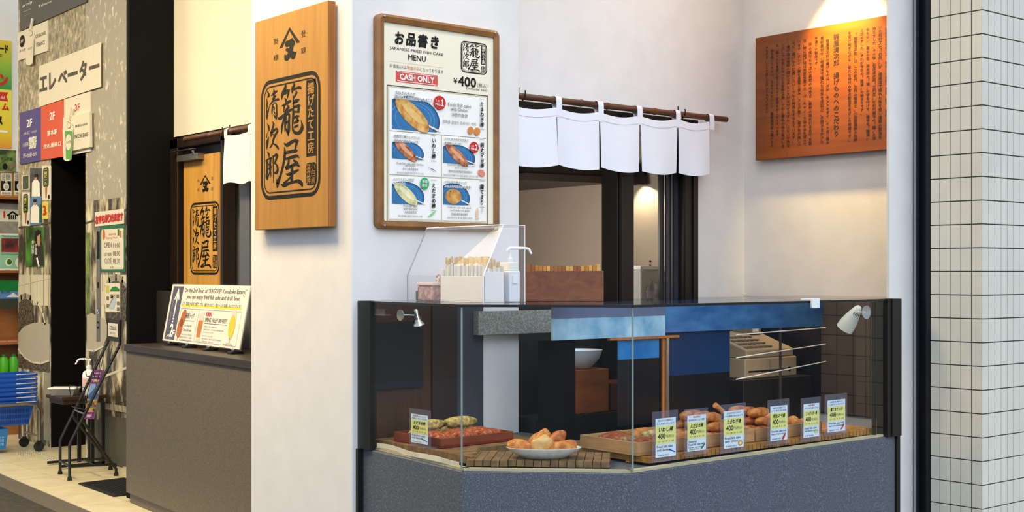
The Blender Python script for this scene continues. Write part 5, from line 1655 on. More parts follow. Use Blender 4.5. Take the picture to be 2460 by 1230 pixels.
M_beer = pm('amber_beer_print', '#cf7a2a', rough=.6, noise=.08); M_beery = pm('yellow_beer_print', '#e6c52a', rough=.6, noise=.06); M_gl = pm('pale_glass_print', '#d8d2c4', rough=.6)
P.poly([q(.455, .07), q(.505, .07), q(.512, .52), q(.448, .52)], M_gl, 2, 'picture#pint'); P.poly([q(.458, .12), q(.502, .12), q(.509, .40), q(.451, .40)], M_beer, 3, 'picture#pint')
P.text('KIRIN', q(.535, .48), q(.60, .545), M_red, bold=.01)
P.text('SPRING VALLEY BREWERY', q(.53, .385), q(.805, .455), M_inkgrey); P.rect(q(.528, .355), q(.81, .362), M_ink, 1)
for i, t in enumerate(('豊潤なラガーの味わいに', '飲み応えある、コクのある上質な飲み心地', 'クラフトビールです', '白いホワイトエールを', '爽やかな香りと、なめらかな口当たりのある味わい', 'が広がる一杯です')):
    P.text(t, q(.535, .295 - i * .047 - (.012 if i > 2 else 0)), q([.70, .78, .66, .66, .78, .68][i], .32 - i * .047 - (.012 if i > 2 else 0)), M_inkgrey)
P.ell(q(.872, .38), .046, .090, M_gl, 2, 'picture#tulip'); P.ell(q(.871, .345), .042, .066, M_beery, 3, 'picture#tulip'); P.rect(q(.862, .075), q(.876, .16), M_gl, 2, 'picture#tulip'); P.rect(q(.835, .07), q(.90, .085), M_gl, 2, 'picture#tulip')
P.text('Kirin Spring Valley', q(.45, .04), q(.525, .06), M_inkgrey); P.text('White Ale Craft Beer', q(.80, .045), q(.925, .065), M_inkgrey)
P.build(r)
for i, f in enumerate((.11, .36, .64, .94)):
    c = P.w(Ls * f, 0, 0)
    mb = MB(); mb.box((c.x - .03, c.y - .026, 1.0345), (c.x + .05, c.y + .026, 1.048), M_blackmetal)
    mb.box((c.x - .012, c.y - .013, 1.048), (c.x + .012, c.y + .013, 1.060), M_chrome)
    cl_ = part('sign_clip', mb, r, bevel=.003)
    mb = MB(); mb.extr([P.w(Ls * f - .016, -.006, 3), P.w(Ls * f + .016, -.006, 3), P.w(Ls * f + .016, .022, 3), P.w(Ls * f - .016, .022, 3)], P.N * .003, M_acryl); part('clip_jaw', mb, cl_)

# ------------------------------------------------------------------ printed mural wall with the dark lift lobby opening
M_mural_l = two_tone('mural_grey_bark_print', '#7d745f', '#b0a68e', 16, .36, .56, rough=.5, detail=9, c3='#e2dac2', stretch=(1, 1.6, 1), distort=.5)
M_mural_r = two_tone('mural_snowy_branch_print', '#aaa292', '#b3ab9a', 13, .50, .60, rough=.4, detail=10, c3='#ebe4d2', stretch=(1, 1.5, 1), distort=.6)
M_mural_low = two_tone('mural_garden_print', '#3f382a', '#b3a888', 5, .42, .55, rough=.5, detail=8, c3='#e9dfc2', stretch=(1, 2, .8))
M_mural_pale = pm('mural_pale_print', '#dcd3b6', rough=.5, noise=.08, scale=6)
PM = XP(XM, .0012)
yo0, yo1 = 11.13, 10.36      # opening
ztop = on_x(165, 372, XM).z + .05
def seam(px):  # height of the seam between upper and lower print
    return PM.uv(px, 546.7 - (px - 45.5) * .12)[1]
mb = MB()
mb.box((XM, yo0, 0), (XM + .3, 11.93, 2.02), M_mural_low)
mb.box((XM, yo0, 2.02), (XM + .3, 11.93, 4.4), M_mural_l)
mb.box((XM, yo1, ztop), (XM + .3, yo0, 4.4), M_mural_l)
mb.box((XM, 8.335, 0), (XM + .3, yo1, 2.08), M_mural_low)
mb.box((XM, 8.335, 2.08), (XM + .3, yo1, 4.4), M_mural_r)
wm = struct('wall_mural', mb)
mb = MB()
mb.box((XM + .02, yo0 - .004, 0), (XM + .34, yo0 - .001, ztop), M_black)
mb.box((XM + .02, yo1 + .001, 0), (XM + .34, yo1 + .004, ztop), M_black)
mb.box((XM + .02, yo1 + .004, ztop - .004), (XM + .34, yo0 - .004, ztop - .001), M_black)
mb.box((XM + .36, yo1 - .2, 0), (XM + .40, yo0 + .2, ztop + .2), M_black)
mb.box((XM + .001, yo0 - .003, .0), (XM + .02, yo0 - .001, ztop), M_black)
struct('door_2', mb)
# printed motifs on the lower mural: fence, woven chairs, round table
M_fence = pm('mural_fence_print', '#4a4334', rough=.5)
M_weave = two_tone('mural_weave_print', '#2c2418', '#6d614a', 60, .45, .55, rough=.5, detail=2)
M_grey = pm('mural_grey_print', '#a39a84', rough=.5, noise=.05)
M_tabl = pm('mural_table_print', '#b9b09a', rough=.5, noise=.03)
PM.prect(45.6, 660, 121, 735, M_mural_pale, 1, 'mural_print')
PM.prect(232, 660, 314, 735, M_mural_pale, 1, 'mural_print')
for px in (58, 73.5, 89, 105, 118): PM.pline([(px, 546), (px, 735)], .006, M_fence, 2, 'mural_print')
for px in (223, 233, 247, 262, 276, 291, 306): PM.pline([(px, 520), (px, 700)], .006, M_fence, 2, 'mural_print')
PM.pline([(46, 686), (121, 668)], .006, M_mural_pale, 3, 'mural_print')
PM.pline([(46, 547), (121.5, 535)], .014, M_fence, 3, 'mural_print')
PM.pline([(207, 536), (314, 500)], .014, M_fence, 3, 'mural_print')
def chair(pxs, weave, arms, k=3):
    PM.ppoly(weave, M_weave, k, 'mural_print'); PM.pline(pxs, .05, M_grey, k + 1, 'mural_print'); PM.pline(arms, .028, M_mural_pale, k + 2, 'mural_print')
chair([(46, 722), (52, 714), (62, 711), (74, 715), (78, 722)], [(46, 725), (60, 716), (79, 724), (80, 790), (46, 800)], [(78, 716), (92, 728), (104, 750), (110, 778)])
PM.ppoly([(45.8 + 0, 800), (60, 784), (80, 776), (100, 774), (120.8, 778), (120.8, 866), (100, 873), (78, 870), (60, 858), (46, 838)], M_tabl, 5, 'mural_print')
PM.pline([(46, 838), (60, 858), (78, 870), (100, 873), (120.5, 866)], .016, M_mural_pale, 6, 'mural_print')
PM.prect(46, 850, 120.5, 895, M_weave, 3, 'mural_print')
PM.prect(106, 895, 120.5, 1060, M_grey, 3, 'mural_print')
chair([(256, 690), (264, 672), (280, 666), (296, 672), (305, 684)], [(262, 684), (280, 672), (304, 684), (304, 770), (262, 775)], [(298, 668), (312, 686), (314, 700)])
PM.ppoly([(210, 757), (222, 752), (256, 768), (262, 800), (250, 830), (228, 842), (210, 838)], M_tabl, 4, 'mural_print')
PM.pline([(210, 840), (228, 843), (250, 832)], .016, M_mural_pale, 6, 'mural_print')
PM.ppoly([(210, 842), (255, 836), (314, 800), (314, 960), (210, 990)], M_mural_low, 3, 'mural_print')
PM.pline([(250, 905), (314, 880)], .02, M_mural_pale, 4, 'mural_print'); PM.pline([(250, 975), (314, 985)], .05, M_grey, 4, 'mural_print')
for k in range(5): PM.pline([(256 + k * 9, 920 - k * 4), (270 + k * 10, 1010)], .006, M_fence, 4, 'mural_print')
PM.ppoly([(228, 1010), (260, 1000), (314, 1005), (314, 1122), (228, 1110)], pm('mural_dark_grey_print', '#57513f', rough=.5, noise=.1), 3, 'mural_print')
PM.prect(208, 560, 216.5, 760, two_tone('mural_green_print', '#2c4a1c', '#86a03a', 8, .35, .6, rough=.5), 2, 'mural_print')
PM.build(wm)

SG = .02     # signs stand 2 cm off the mural
def sign_plate(name, label, pts, mat, cat='sign', th=.012, off=.001, step=.0012):
    """flat plate on the mural wall from four photo corners (tl, tr, br, bl)"""
    P = XP(XM - off - th, step)
    uv = [P.uv(*q) for q in pts]
    cu = sum(u for u, v in uv) / 4; vm = min(v for u, v in uv)
    r = thing(name, label, cat, (XM - off - th / 2, -cu, vm))
    mb = MB(); mb.extr([P.w(u, v, 0) for u, v in uv], -P.N * th, mat); part('plate', mb, r)
    return P, r
M_purple = pm('purple_sign', '#4a3c8c', rough=.45, noise=.03); M_orsign = pm('orange_sign', '#dd5226', rough=.45, noise=.03); M_wsign = pm('white_sign', '#e9e2d0', rough=.45, noise=.02)
M_head = pm('dark_header_sign', '#4e4942', rough=.4, noise=.05)
def cup_cutout(P, cx, top, bot, w, body, straw_top, k0, mb_parent, lean=0):
    """thick cut-out of a lidded drink cup, from photo coordinates"""
    th = .012
    h = bot - top
    out = [(cx - w * .42 + lean, top + h * .06), (cx - w * .20 + lean, top), (cx + w * .20 + lean, top), (cx + w * .42 + lean, top + h * .06), (cx + w * .5 + lean * .8, top + h * .20), (cx + w * .36, bot - h * .04), (cx + w * .15, bot), (cx - w * .15, bot), (cx - w * .36, bot - h * .04), (cx - w * .5 + lean * .8, top + h * .20)]
    mb = MB(); mb.extr([P.w(*P.uv(*q), 2) for q in out], P.N * th, M_wsign); c = part('cup_cutout', mb, mb_parent)
    sx0 = cx + w * .05 + lean
    mb = MB(); mb.extr([P.w(*P.uv(*q), 2) for q in [(sx0 - 2, top + 1), (sx0 + 2, top + 1), (sx0 + 6 + lean, straw_top + 2), (sx0 + 2 + lean, straw_top)]], P.N * th, M_wsign); part('straw', mb, c)
    Q = Panel(P.o + P.N * (th + P.step * 2), P.U, P.V, P.step)
    Q.poly([Q.uv(cx - w * .38 + lean * .5, top + h * .24), Q.uv(cx + w * .38 + lean * .5, top + h * .24), Q.uv(cx + w * .27, bot - h * .05), Q.uv(cx - w * .27, bot - h * .05)], body, 1)
    a = Q.uv(cx, top + h * .52); b = Q.uv(cx + w * .3, top + h * .52)
    Q.ell(a, abs(b[0] - a[0]), abs(b[0] - a[0]) * 1.05, M_wsign, 2); 
    Q.text('みつき', (a[0] - abs(b[0] - a[0]) * .7, a[1] - .012), (a[0] + abs(b[0] - a[0]) * .7, a[1] + .012), M_ink, k=3)
    Q.ell(Q.uv(cx + lean, top + h * .10), abs(b[0] - a[0]) * .7, abs(b[0] - a[0]) * .4, M_inkgrey, 1); Q.ell(Q.uv(cx + lean, top + h * .10), abs(b[0] - a[0]) * .62, abs(b[0] - a[0]) * .34, M_wsign, 2)
    for pn, m in Q.mbs.items(): part(pn, m, c)
P, r = sign_plate('header_sign', 'dark grey header sign reading Takeout above the mural', [(48, -12), (208, -52), (208, 4), (48, 75)], M_head)
P.ptext('みつき', 54, 19, 78, 2, M_pw, bold=.03); P.ptext('DELI&CAFE', 57, 28, 75, 22, M_pw); P.ptext('TERRACE', 58.5, 38, 74, 32, M_pw); P.ptext('Takeout', 93, 19, 125, -1, M_pw); P.build(r)
P, r = sign_plate('cafe_sign', 'white DELI CAFE TERRACE sign with a white cup cut-out at the top left', [(43, 79), (114, 49), (114, 122), (43, 146)], M_wsign)
P.pell(47, 87, 60, 111, M_ink, 1); P.ptext('3F', 49.5, 104, 57.5, 94, M_wsign, k=2); P.ptext('みつき', 47, 127, 62, 115, M_ink)
P.ptext('DELI&CAFE', 86, 92, 110, 74.5, M_inkgrey); P.ptext('TERRACE', 87, 113.5, 108, 96, M_inkgrey); P.build(r)
cup_cutout(P, 73, 72, 157, 19, M_wsign, 44, 2, r, 1.5)
P, r = sign_plate('lift_banner', 'large white banner reading エレベーター stuck across the mural', [(94, 159), (242.5, 101), (242.5, 208), (94, 257)], M_wsign, 'banner', th=.003, off=.014)
for i, ch in enumerate('エレベーター'):
    x0 = 96 + [0, 23, 45, 68, 96, 119][i]; w = [17, 15, 20, 22, 16, 23][i]
    xc = x0 + w / 2; yc = 201 - (xc - 105) * .335
    a = P.uv(xc - w / 2, yc); b = P.uv(xc + w / 2, yc)
    hh = .0 
    hgt = [.115, .135, .10, .018, .15, .018][i]
    P.text(ch, (a[0], P.uv(xc, yc)[1] - hgt / 2), (b[0], P.uv(xc, yc)[1] + hgt / 2), M_inkgrey, bold=.03)
P.build(r)
P, r = sign_plate('floor_sign', 'purple 2F sign with white brush lettering', [(47.5, 271.5), (98, 257), (98, 385), (47.5, 395)], M_purple)
P.ptext('2F', 65, 306, 77.5, 285, M_pw, bold=.02); P.ptext('かまぼこ・ひもの', 57, 325, 88, 311, M_pw); P.ptext('籠清', 70, 358, 88, 327, M_pw, bold=.05, vert=True); P.ptext('小田原', 55, 354, 69, 341, M_pw); P.ptext('Mi-tsuki-ten', 56, 380, 88, 362, M_pw, shear=.3); P.build(r)
P, r = sign_plate('floor_sign', 'orange 2F station gate sign between the purple and white signs', [(98.3, 257), (153.5, 239), (153.5, 376), (98.3, 385)], M_orsign)
P.ptext('2F', 120, 289, 132.5, 268, M_pw, bold=.02); P.ptext('湯本駅', 114, 327, 139, 309, M_pw, bold=.02); P.ptext('改札連絡口', 106, 358, 147, 339, M_pw, bold=.02); P.build(r)
P, r = sign_plate('floor_sign', 'white 3F sign behind the matcha shake sign', [(153.8, 239), (217, 219.5), (217, 363), (153.8, 376)], M_wsign)
P.ptext('3F', 180, 268, 192.5, 248, M_red); P.build(r)
P, r = sign_plate('drink_sign', 'white MATCHA SHAKE sign with a green cup cut-out', [(151, 283), (215.5, 268), (216.5, 353), (151, 367)], M_wsign, off=.0145, th=.02)
P.ptext('抹茶SHAKE', 181, 307, 210.5, 299 - 5, M_ink); P.ptext('MATCHA SHAKE', 180, 334, 212, 317, M_ink); P.build(r)
cup_cutout(P, 165, 292, 387, 23, pm('matcha_green_print', '#5cab4a', rough=.5), 256, 2, r, 1)
# small posters
def poster(label, x0, y0, x1, y1, mat, fn=None, name='poster', cat='poster', off=.001, th=.004):
    P, r = sign_plate(name, label, [(x0, y0), (x1, y0), (x1, y1), (x0, y1)], mat, cat, th=th, off=off)
    # upright rectangle on the wall
    if fn: fn(P)
    P.build(r)
M_dkg = pm('dark_green_print', '#173a22', rough=.4)
def f1(P): P.prect(55, 424, 68.5, 453, M_dkg, 1); P.ptext('ﾋﾞｱ', 58, 440, 66, 433, M_orange)
poster('small dark green card with a white border on the mural', 53, 421.5, 70.5, 456, M_wsign, f1)
M_photo1 = two_tone('night_photo_print', '#141418', '#43485a', 20, .4, .6, rough=.4)
M_skin = pm('skin_tone_print', '#c99672', rough=.5)
M_sky = pm('sky_blue_print', '#5a86b8', rough=.4)
def person_fig(P, cx, top, h, w, shirt, k=3):
    P.pell(cx - w * .16, top, cx + w * .16, top + h * .24, M_skin, k + 1, 'picture'); P.pell(cx - w * .18, top - h * .03, cx + w * .18, top + h * .11, M_ink, k + 2, 'picture')
    P.ppoly([(cx - w * .18, top + h * .22), (cx + w * .18, top + h * .22), (cx + w * .45, top + h * .36), (cx + w * .5, top + h), (cx - w * .5, top + h), (cx - w * .45, top + h * .36)], shirt, k, 'picture')
def f2(P):
    P.prect(72, 474, 99, 539, M_sky, 1); person_fig(P, 87, 420, 52, 20, M_pw); person_fig(P, 85, 480, 55, 22, M_pw); P.prect(95, 490, 98.5, 536, M_green, 5)
poster('tall photo poster of two people in white shirts on the mural', 72, 404, 99, 539, M_photo1, f2)
M_bottle = pm('brown_bottle_print', '#b8702a', rough=.4); M_yel = pm('yellow_label_print', '#d8c53a', rough=.4)
def beer(x0, y0, x1, y1):
    def f(P):
        w = x1 - x0; h = y1 - y0
        P.poly(P.rrect(P.uv(x0 + w * .16, y0 + h * .62), P.uv(x1 - w * .22, y0 + h * .04), .03), M_dkg, 1)
        P.ptext('一番ビール', x0 + w * .32, y0 + h * .55, x1 - w * .38, y0 + h * .10, M_yel, vert=True, bold=.04)
        P.ppoly([(x0 + w * .38, y0 + h * .60), (x0 + w * .62, y0 + h * .60), (x0 + w * .54, y0 + h * .92), (x0 + w * .44, y0 + h * .92)], M_bottle, 2, 'picture')
        P.pell(x0 + w * .70, y0 + h * .83, x0 + w * .90, y0 + h * .95, M_ink, 2)
    return f
poster('white beer poster with a dark bottle shape, above the yellow 3F card', 100.2, 398, 122, 482, M_wsign, beer(100.2, 398, 122, 482))
poster('white beer poster with a dark bottle shape, below the small green card', 53, 462, 71.5, 543, M_wsign, beer(53, 462, 71.5, 543))
def f3(P): P.ptext('3', 104, 517, 110, 494, M_red, bold=.03); P.ptext('F', 110.5, 517, 113.5, 509, M_red)
poster('small yellow card with a red 3F on the mural', 101, 485, 115.5, 526, pm('yellow_card', '#e6d458', rough=.5), f3)
M_pgreen = two_tone('leaf_green_print', '#14351a', '#4f9a2c', 5, .35, .65, rough=.35)
def f4(P):
    P.ppoly([(80, 600), (86, 578), (97, 575), (104, 590), (105, 638), (78, 640)], pm('dark_suit_print', '#0d120e', rough=.4), 2, 'picture')
    P.pell(90, 556, 98, 592, M_skin, 3, 'picture'); P.ppoly([(84, 575), (86, 556), (93, 551), (99, 556), (97, 562), (90, 568), (89, 585)], M_ink, 4, 'picture')
    P.ptext('お抹茶', 77, 610, 84, 577, M_pw, vert=True, k=5); P.ptext('伊藤園', 85, 612, 91, 585, M_pw, vert=True, k=5)
    P.ppoly([(88, 620), (92, 618), (97, 640), (94, 642)], M_pw, 5, 'picture')
poster('green tea poster with a person in a dark suit below the seam of the mural', 62, 546, 105.7, 641, M_pgreen, f4)
# right hand group
def f5(P): P.ptext('お持ち帰り出来ます', 230, 536, 296, 513.5, M_red, bold=.04)
P, r = sign_plate('takeaway_sign', 'white sign with red lettering お持ち帰り出来ます on the mural', [(227.6, 510), (297.6, 501), (297.6, 537), (227.6, 544.5)], M_wsign, th=.004, off=.004)
for i, ch in enumerate('お持ち帰り出来ます'):
    x = 230 + i * 7.4; y = 537.5 - i * .95
    P.ptext(ch, x, y, x + 6.6, y - 19, M_red, bold=.05)
P.build(r)
M_hg = pm('hours_green_border', '#1f6b43', rough=.45)
def f6(P):
    P.poly(P.rrect(P.uv(244, 647), P.uv(297.5, 548), .02), M_wsign, 1)
    P.ptext('営業時間', 262, 566, 279, 560, M_orange); P.ptext('Opening Hours', 255, 576, 283, 567, M_orange)
    for y, a, b in ((595, 'OPEN', '11:00'), (615, 'LAST ORDER', '18:00'), (633, 'CLOSE', '18:30')):
        P.ptext(a, 251 if a != 'CLOSE' else 252, y, 268.5, y - (13 if len(a) < 6 else 8), M_inkgrey); P.ptext(b, 272.5, y, 289, y - 12, M_inkgrey)
    P.ptext('みつき', 265, 645, 273, 640, M_dkg)
    P.pell(246.5, 551, 253, 577, M_beer, 2, 'picture'); P.prect(283, 551, 287, 566, M_green, 2, 'picture'); P.prect(288, 554, 292, 570, M_beer, 2, 'picture'); P.prect(293, 555, 297, 571, M_gl, 2, 'picture')
poster('green-bordered opening hours sign with OPEN 11:00 on the mural', 241.5, 541, 300, 653, M_hg, f6, 'hours_sign', 'sign')
def f7(P):
    P.prect(255, 686, 262, 704, M_yel, 1); P.ppoly([(263, 700), (270, 690), (278, 688), (287, 694), (287, 700)], M_green, 1); P.ppoly([(262, 742), (266, 715), (276, 706), (280, 718), (274, 742)], pm('pale_blue_print', '#b8cfd8'), 1, 'picture'); P.pline([(262, 735), (270, 720), (277, 708)], .01, M_orange, 2, 'picture')
    for x, y in ((256, 712), (256, 730), (280, 707), (281, 724), (281, 738), (266, 707)): P.prect(x, y, x + 6, y + 9, pm('brown_photo_print', '#7d6a44', noise=.3), 1, 'picture')
poster('sheet with a printed area map below the opening hours sign', 253, 680, 288.5, 750, M_wsign, f7, 'map_sheet')
# lift call plate
P, r = sign_plate('lift_call_plate', 'narrow steel lift call plate with a dark display on the mural', [(231.5, 545), (240.6, 545), (240.6, 820), (231.5, 820)], pm('steel_plate', '#8a8378', rough=.35, metal=.6), 'call plate', th=.006)
P.prect(232.5, 556, 239.3, 622, M_ink, 1, 'display'); P.prect(233, 741, 239, 756, M_blueink, 1, 'wheelchair_mark'); P.pell(234.5, 743, 236.5, 746, M_pw, 2, 'wheelchair_mark'); P.pline([(235.4, 746), (235.6, 750), (237.6, 750.5), (238, 754)], .004, M_pw, 2, 'wheelchair_mark'); P.pell(234, 748, 237, 755, M_pw, 2, 'wheelchair_mark', n=14); P.pell(234.7, 749.3, 236.4, 753.7, M_blueink, 3, 'wheelchair_mark')
P.prect(233.5, 772, 238.5, 790, M_ink, 1, 'call_button'); P.pell(234.2, 776, 237.8, 785, M_alu, 2, 'call_button'); P.prect(234, 678, 238, 692, M_ink, 1, 'call_button')
P.build(r)
# ------------------------------------------------------------------ brochure rack
r = thing('brochure_rack', 'black tubular brochure rack with a small white card on its head', 'rack', (3.75, 9.45, 0))
fl_, fr_ = (3.61, 9.61), (3.555, 9.28)
tl = Vector((3.98, 9.61, .983)); tr = Vector((3.933, 9.28, .976))
hb = .19
def leg(name, pts, rad=.0105):
    mb = MB(); mb.tube(pts, rad, M_blackmetal, n=10); return part(name, mb, r, smooth=40)
l1 = leg('front_leg', [(*fl_, .012), (*fl_, .245), (fl_[0] + .012, fl_[1], .275), tuple(tl - Vector((.012, 0, .03))), tuple(tl), tuple(tl + Vector((0.004, 0, .17)))])
l2 = leg('front_leg', [(*fr_, .012), (*fr_, .255), (fr_[0] + .012, fr_[1], .285), tuple(tr - Vector((.012, 0, .03))), tuple(tr), tuple(tr + Vector((.004, 0, .17)))])
bl = Vector((3.985, 9.58, 0)); br = Vector((3.90, 9.27, 0))
l3 = leg('back_leg', [(3.695, 9.585, .43), (bl.x - .03, bl.y, .085), (bl.x, bl.y, .05), (bl.x, bl.y, .012)])
l4 = leg('back_leg', [(3.66, 9.30, .42), (br.x - .03, br.y, .085), (br.x, br.y, .05), (br.x, br.y, .012)])
for q, l in ((fl_, l1), (fr_, l2), ((bl.x, bl.y), l3), ((br.x, br.y), l4)):
    mb = MB(); mb.lathe([(.0, .028), (.014, .026), (.017, .006), (.017, .001)][::-1], (q[0], q[1], 0), M_rubber, n=14); part('rubber_foot', mb, l)
for a_, b_, rad, mt_ in (((*fl_, .10), (*fr_, .10), .009, M_blackmetal), ((*fl_, .10), (bl.x, bl.y, .085), .009, M_blackmetal), ((*fr_, .10), (br.x, br.y, .085), .009, M_blackmetal), ((bl.x, bl.y, .07), (br.x, br.y, .07), .006, M_blackmetal), ((3.78, 9.59, .095), (3.74, 9.28, .095), .005, M_blackmetal), ((3.72, 9.61, .47), (3.67, 9.28, .47), .006, M_alu)):
    mb = MB(); mb.tube([a_, b_], rad, mt_); part('cross_bar', mb, r)
# wire pockets
mb = MB()
def wire(pts): mb.tube(pts, .003, M_blackmetal, n=6)
for (h0, h1) in ((.50, .66), (.72, .86)):
    fxl = lambda h: fl_[0] + (tl.x - fl_[0]) * (h - .254) / .729
    x0 = fxl(h0) - .04; x1 = fxl(h1) - .085
    wire([(fxl(h0), 9.60, h0), (x0, 9.60, h0), (x0 - .02, 9.60, h1), (x0 - .02, 9.29, h1), (x0 - .035, 9.29, h0), (fxl(h0) - .04, 9.29, h0)])
    wire([(x0, 9.60, h0), (x0 - .02, 9.29, h0)]); wire([(x0 + .0, 9.45, h0), (x0 - .02, 9.45, h1)])
    wire([(fxl(h0) + .02, 9.50, h0 + .02), (fxl(h1), 9.50, h1 + .1)]); wire([(fxl(h0) + .02, 9.38, h0 + .02), (fxl(h1), 9.38, h1 + .1)])
part('wire_pocket', mb, r)
mb = MB()
hx = tl.x + .004
mb.extr([(hx - .012, 9.62, .985), (hx - .06, 9.265, .985), (hx - .056, 9.265, 1.15), (hx - .008, 9.62, 1.15)], (.014, .002, 0), M_blackmetal)
hd = part('head_plate', mb, r)
U = Vector((-.048, -.355, 0)).normalized()
Ph = Panel(Vector((hx - .013, 9.62, .985)), U, (0, 0, 1), .0015)
wH = .358
Ph.rect((.05, .035), (wH - .03, .135), M_wsign, 1, 'card'); Ph.text('ご自由に', (.09, .085), (wH - .07, .118), M_ink, k=2); Ph.text('お持ちください', (.10, .052), (wH - .10, .07), M_inkgrey, k=2)
for pn, m in Ph.mbs.items(): part(pn, m, hd)
# brochure resting in the lower pocket
A0 = Vector((3.60, 9.47, .515)); A1 = Vector((3.70, 9.47, .80))
Vb = (Vector((.105, 0, .29))).normalized()
Pb = Panel(Vector((3.586, 9.50, .47)), Vector((-.05, -.35, 0)), Vector((.10, -.03, .315)), .001)
Pb = Panel(on_y(200, 1006.7, 9.50), RGT, Vector((.07, -.02, .36)), .001)
s = (on_y(224, 1010, 9.50) - on_y(200, 1006.7, 9.50)).length * .95
hB = .37
rb = thing('brochure', 'colourful purple-edged travel brochure leaning in the rack', 'brochure', Pb.w(s / 2, 0, 0), )
M_prp = pm('brochure_purple', '#7a2a78', rough=.4); M_prs = pm('brochure_sky', '#7a9ccc', rough=.4, noise=.1, scale=20)
mb = MB(); mb.extr([Pb.w(0, 0, 0), Pb.w(s, 0, 0), Pb.w(s, hB, 0), Pb.w(0, hB, 0)], -Pb.N * .02, pm('brochure_pages', '#b9b5ac', rough=.6)); part('pages', mb, rb)
Pb.rect((0, 0), (s, hB), M_prs, 1, 'cover'); Pb.rect((0, hB * .72), (s, hB), M_prp, 2, 'cover'); Pb.rect((0, 0), (s, hB * .14), M_prp, 2, 'cover')
Pb.poly([(0, hB * .48), (s * .5, hB * .63), (s, hB * .5), (s, hB * .4), (0, hB * .4)], M_blueink, 2, 'cover')
Pb.poly([(0, hB * .14), (s, hB * .14), (s, hB * .42), (s * .5, hB * .36), (0, hB * .42)], two_tone('crowd_photo_print', '#3a2a1c', '#c9a050', 40, .4, .6, rough=.4), 3, 'cover')
for k in range(3): Pb.text(['富士箱根伊豆', '箱根ガイド', '観光マップ'][k], (s * .08, hB * (.92 - k * .065)), (s * .85, hB * (.95 - k * .065)), M_pw, k=4)
Pb.rect((s * .2, hB * .76), (s * .75, hB * .80), M_yel, 3, 'cover'); Pb.text('無料', (s * .3, hB * .03), (s * .8, hB * .10), M_pw, k=4)
Pb.build(rb)

# ------------------------------------------------------------------ side table, tray, pump bottle
M_tabw = two_tone('dark_table_wood', '#2a1a12', '#3e281a', 6, .3, .7, rough=.35, stretch=(6, 1, 6))
r = thing('side_table', 'small dark wooden side table behind the brochure rack', 'table', (3.88, 9.985, 0))
tx0, tx1, ty0, ty1 = 3.70, 4.06, 9.82, 10.15
mb = MB(); mb.box((tx0, ty0, .525), (tx1, ty1, .55), M_tabw); part('table_top', mb, r, bevel=.003)
mb = MB(); mb.box((tx0 + .02, ty0 + .02, .49), (tx1 - .02, ty1 - .02, .525), M_tabw); part('apron', mb, r)
for x in (tx0 + .24, tx1 - .035):
    for y in (ty0 + .02, ty1 - .045):
        mb = MB(); mb.box((x, y, 0.001), (x + .025, y + .025, .49), M_blackmetal); part('leg', mb, r)
for y_ in (ty0 + .02, ty1 - .045):
    mb = MB(); mb.box((tx0, y_, .012), (tx1 - .012, y_ + .02, .03), M_blackmetal); part('foot_rail', mb, r)
c = Vector((3.79, 9.995, .5505))
r = thing('food_tray', 'white lidded tray on the dark side table', 'tray', c)
mb = MB(); mb.xf = Matrix.Translation(c) @ Matrix.Rotation(YAW, 4, 'Z')
mb.extr([(-.085, -.06, 0), (.085, -.06, 0), (.10, -.075, .05), (-.10, -.075, .05)], (0, .13, 0), pm('grey_tray_plastic', '#8f8a80', rough=.4)); part('tray_body', mb, r, bevel=.003)
mb = MB(); mb.xf = Matrix.Translation(c) @ Matrix.Rotation(YAW, 4, 'Z'); mb.box((-.107, -.08, .05), (.107, .06, .062), M_white); part('lid', mb, r, bevel=.004)
c = Vector((3.955, 9.925, .5505))
r = thing('pump_bottle', 'white pump dispenser bottle on the side table behind the rack', 'bottle', c)
mb = MB(); mb.lathe([(0, 0), (.048, 0), (.05, .006), (.05, .15), (.044, .175), (.018, .195), (.018, .205)], c, M_white, n=24); part('bottle_body', mb, r, smooth=40)
mb = MB(); mb.lathe([(.02, .205), (.02, .225), (.007, .228), (.007, .27)], c, M_white, n=16); part('pump_collar', mb, r, smooth=40)
mb = MB(); mb.tube([c + Vector((0, 0, .265)) + RGT * .015, c + Vector((0, 0, .275)), c - RGT * .07 + Vector((0, 0, .275)), c - RGT * .085 + Vector((0, 0, .268)), c - RGT * .105 + Vector((0, 0, .235))], [.012, .012, .008, .007, .006], M_white, n=10); part('nozzle', mb, r, smooth=50)
mb = MB(); mb.lathe([(.0505, .06), (.0505, .13)], c, pm('pink_label', '#e3b9ae', rough=.5), n=24, cap=False); part('label_band', mb, r, smooth=50)

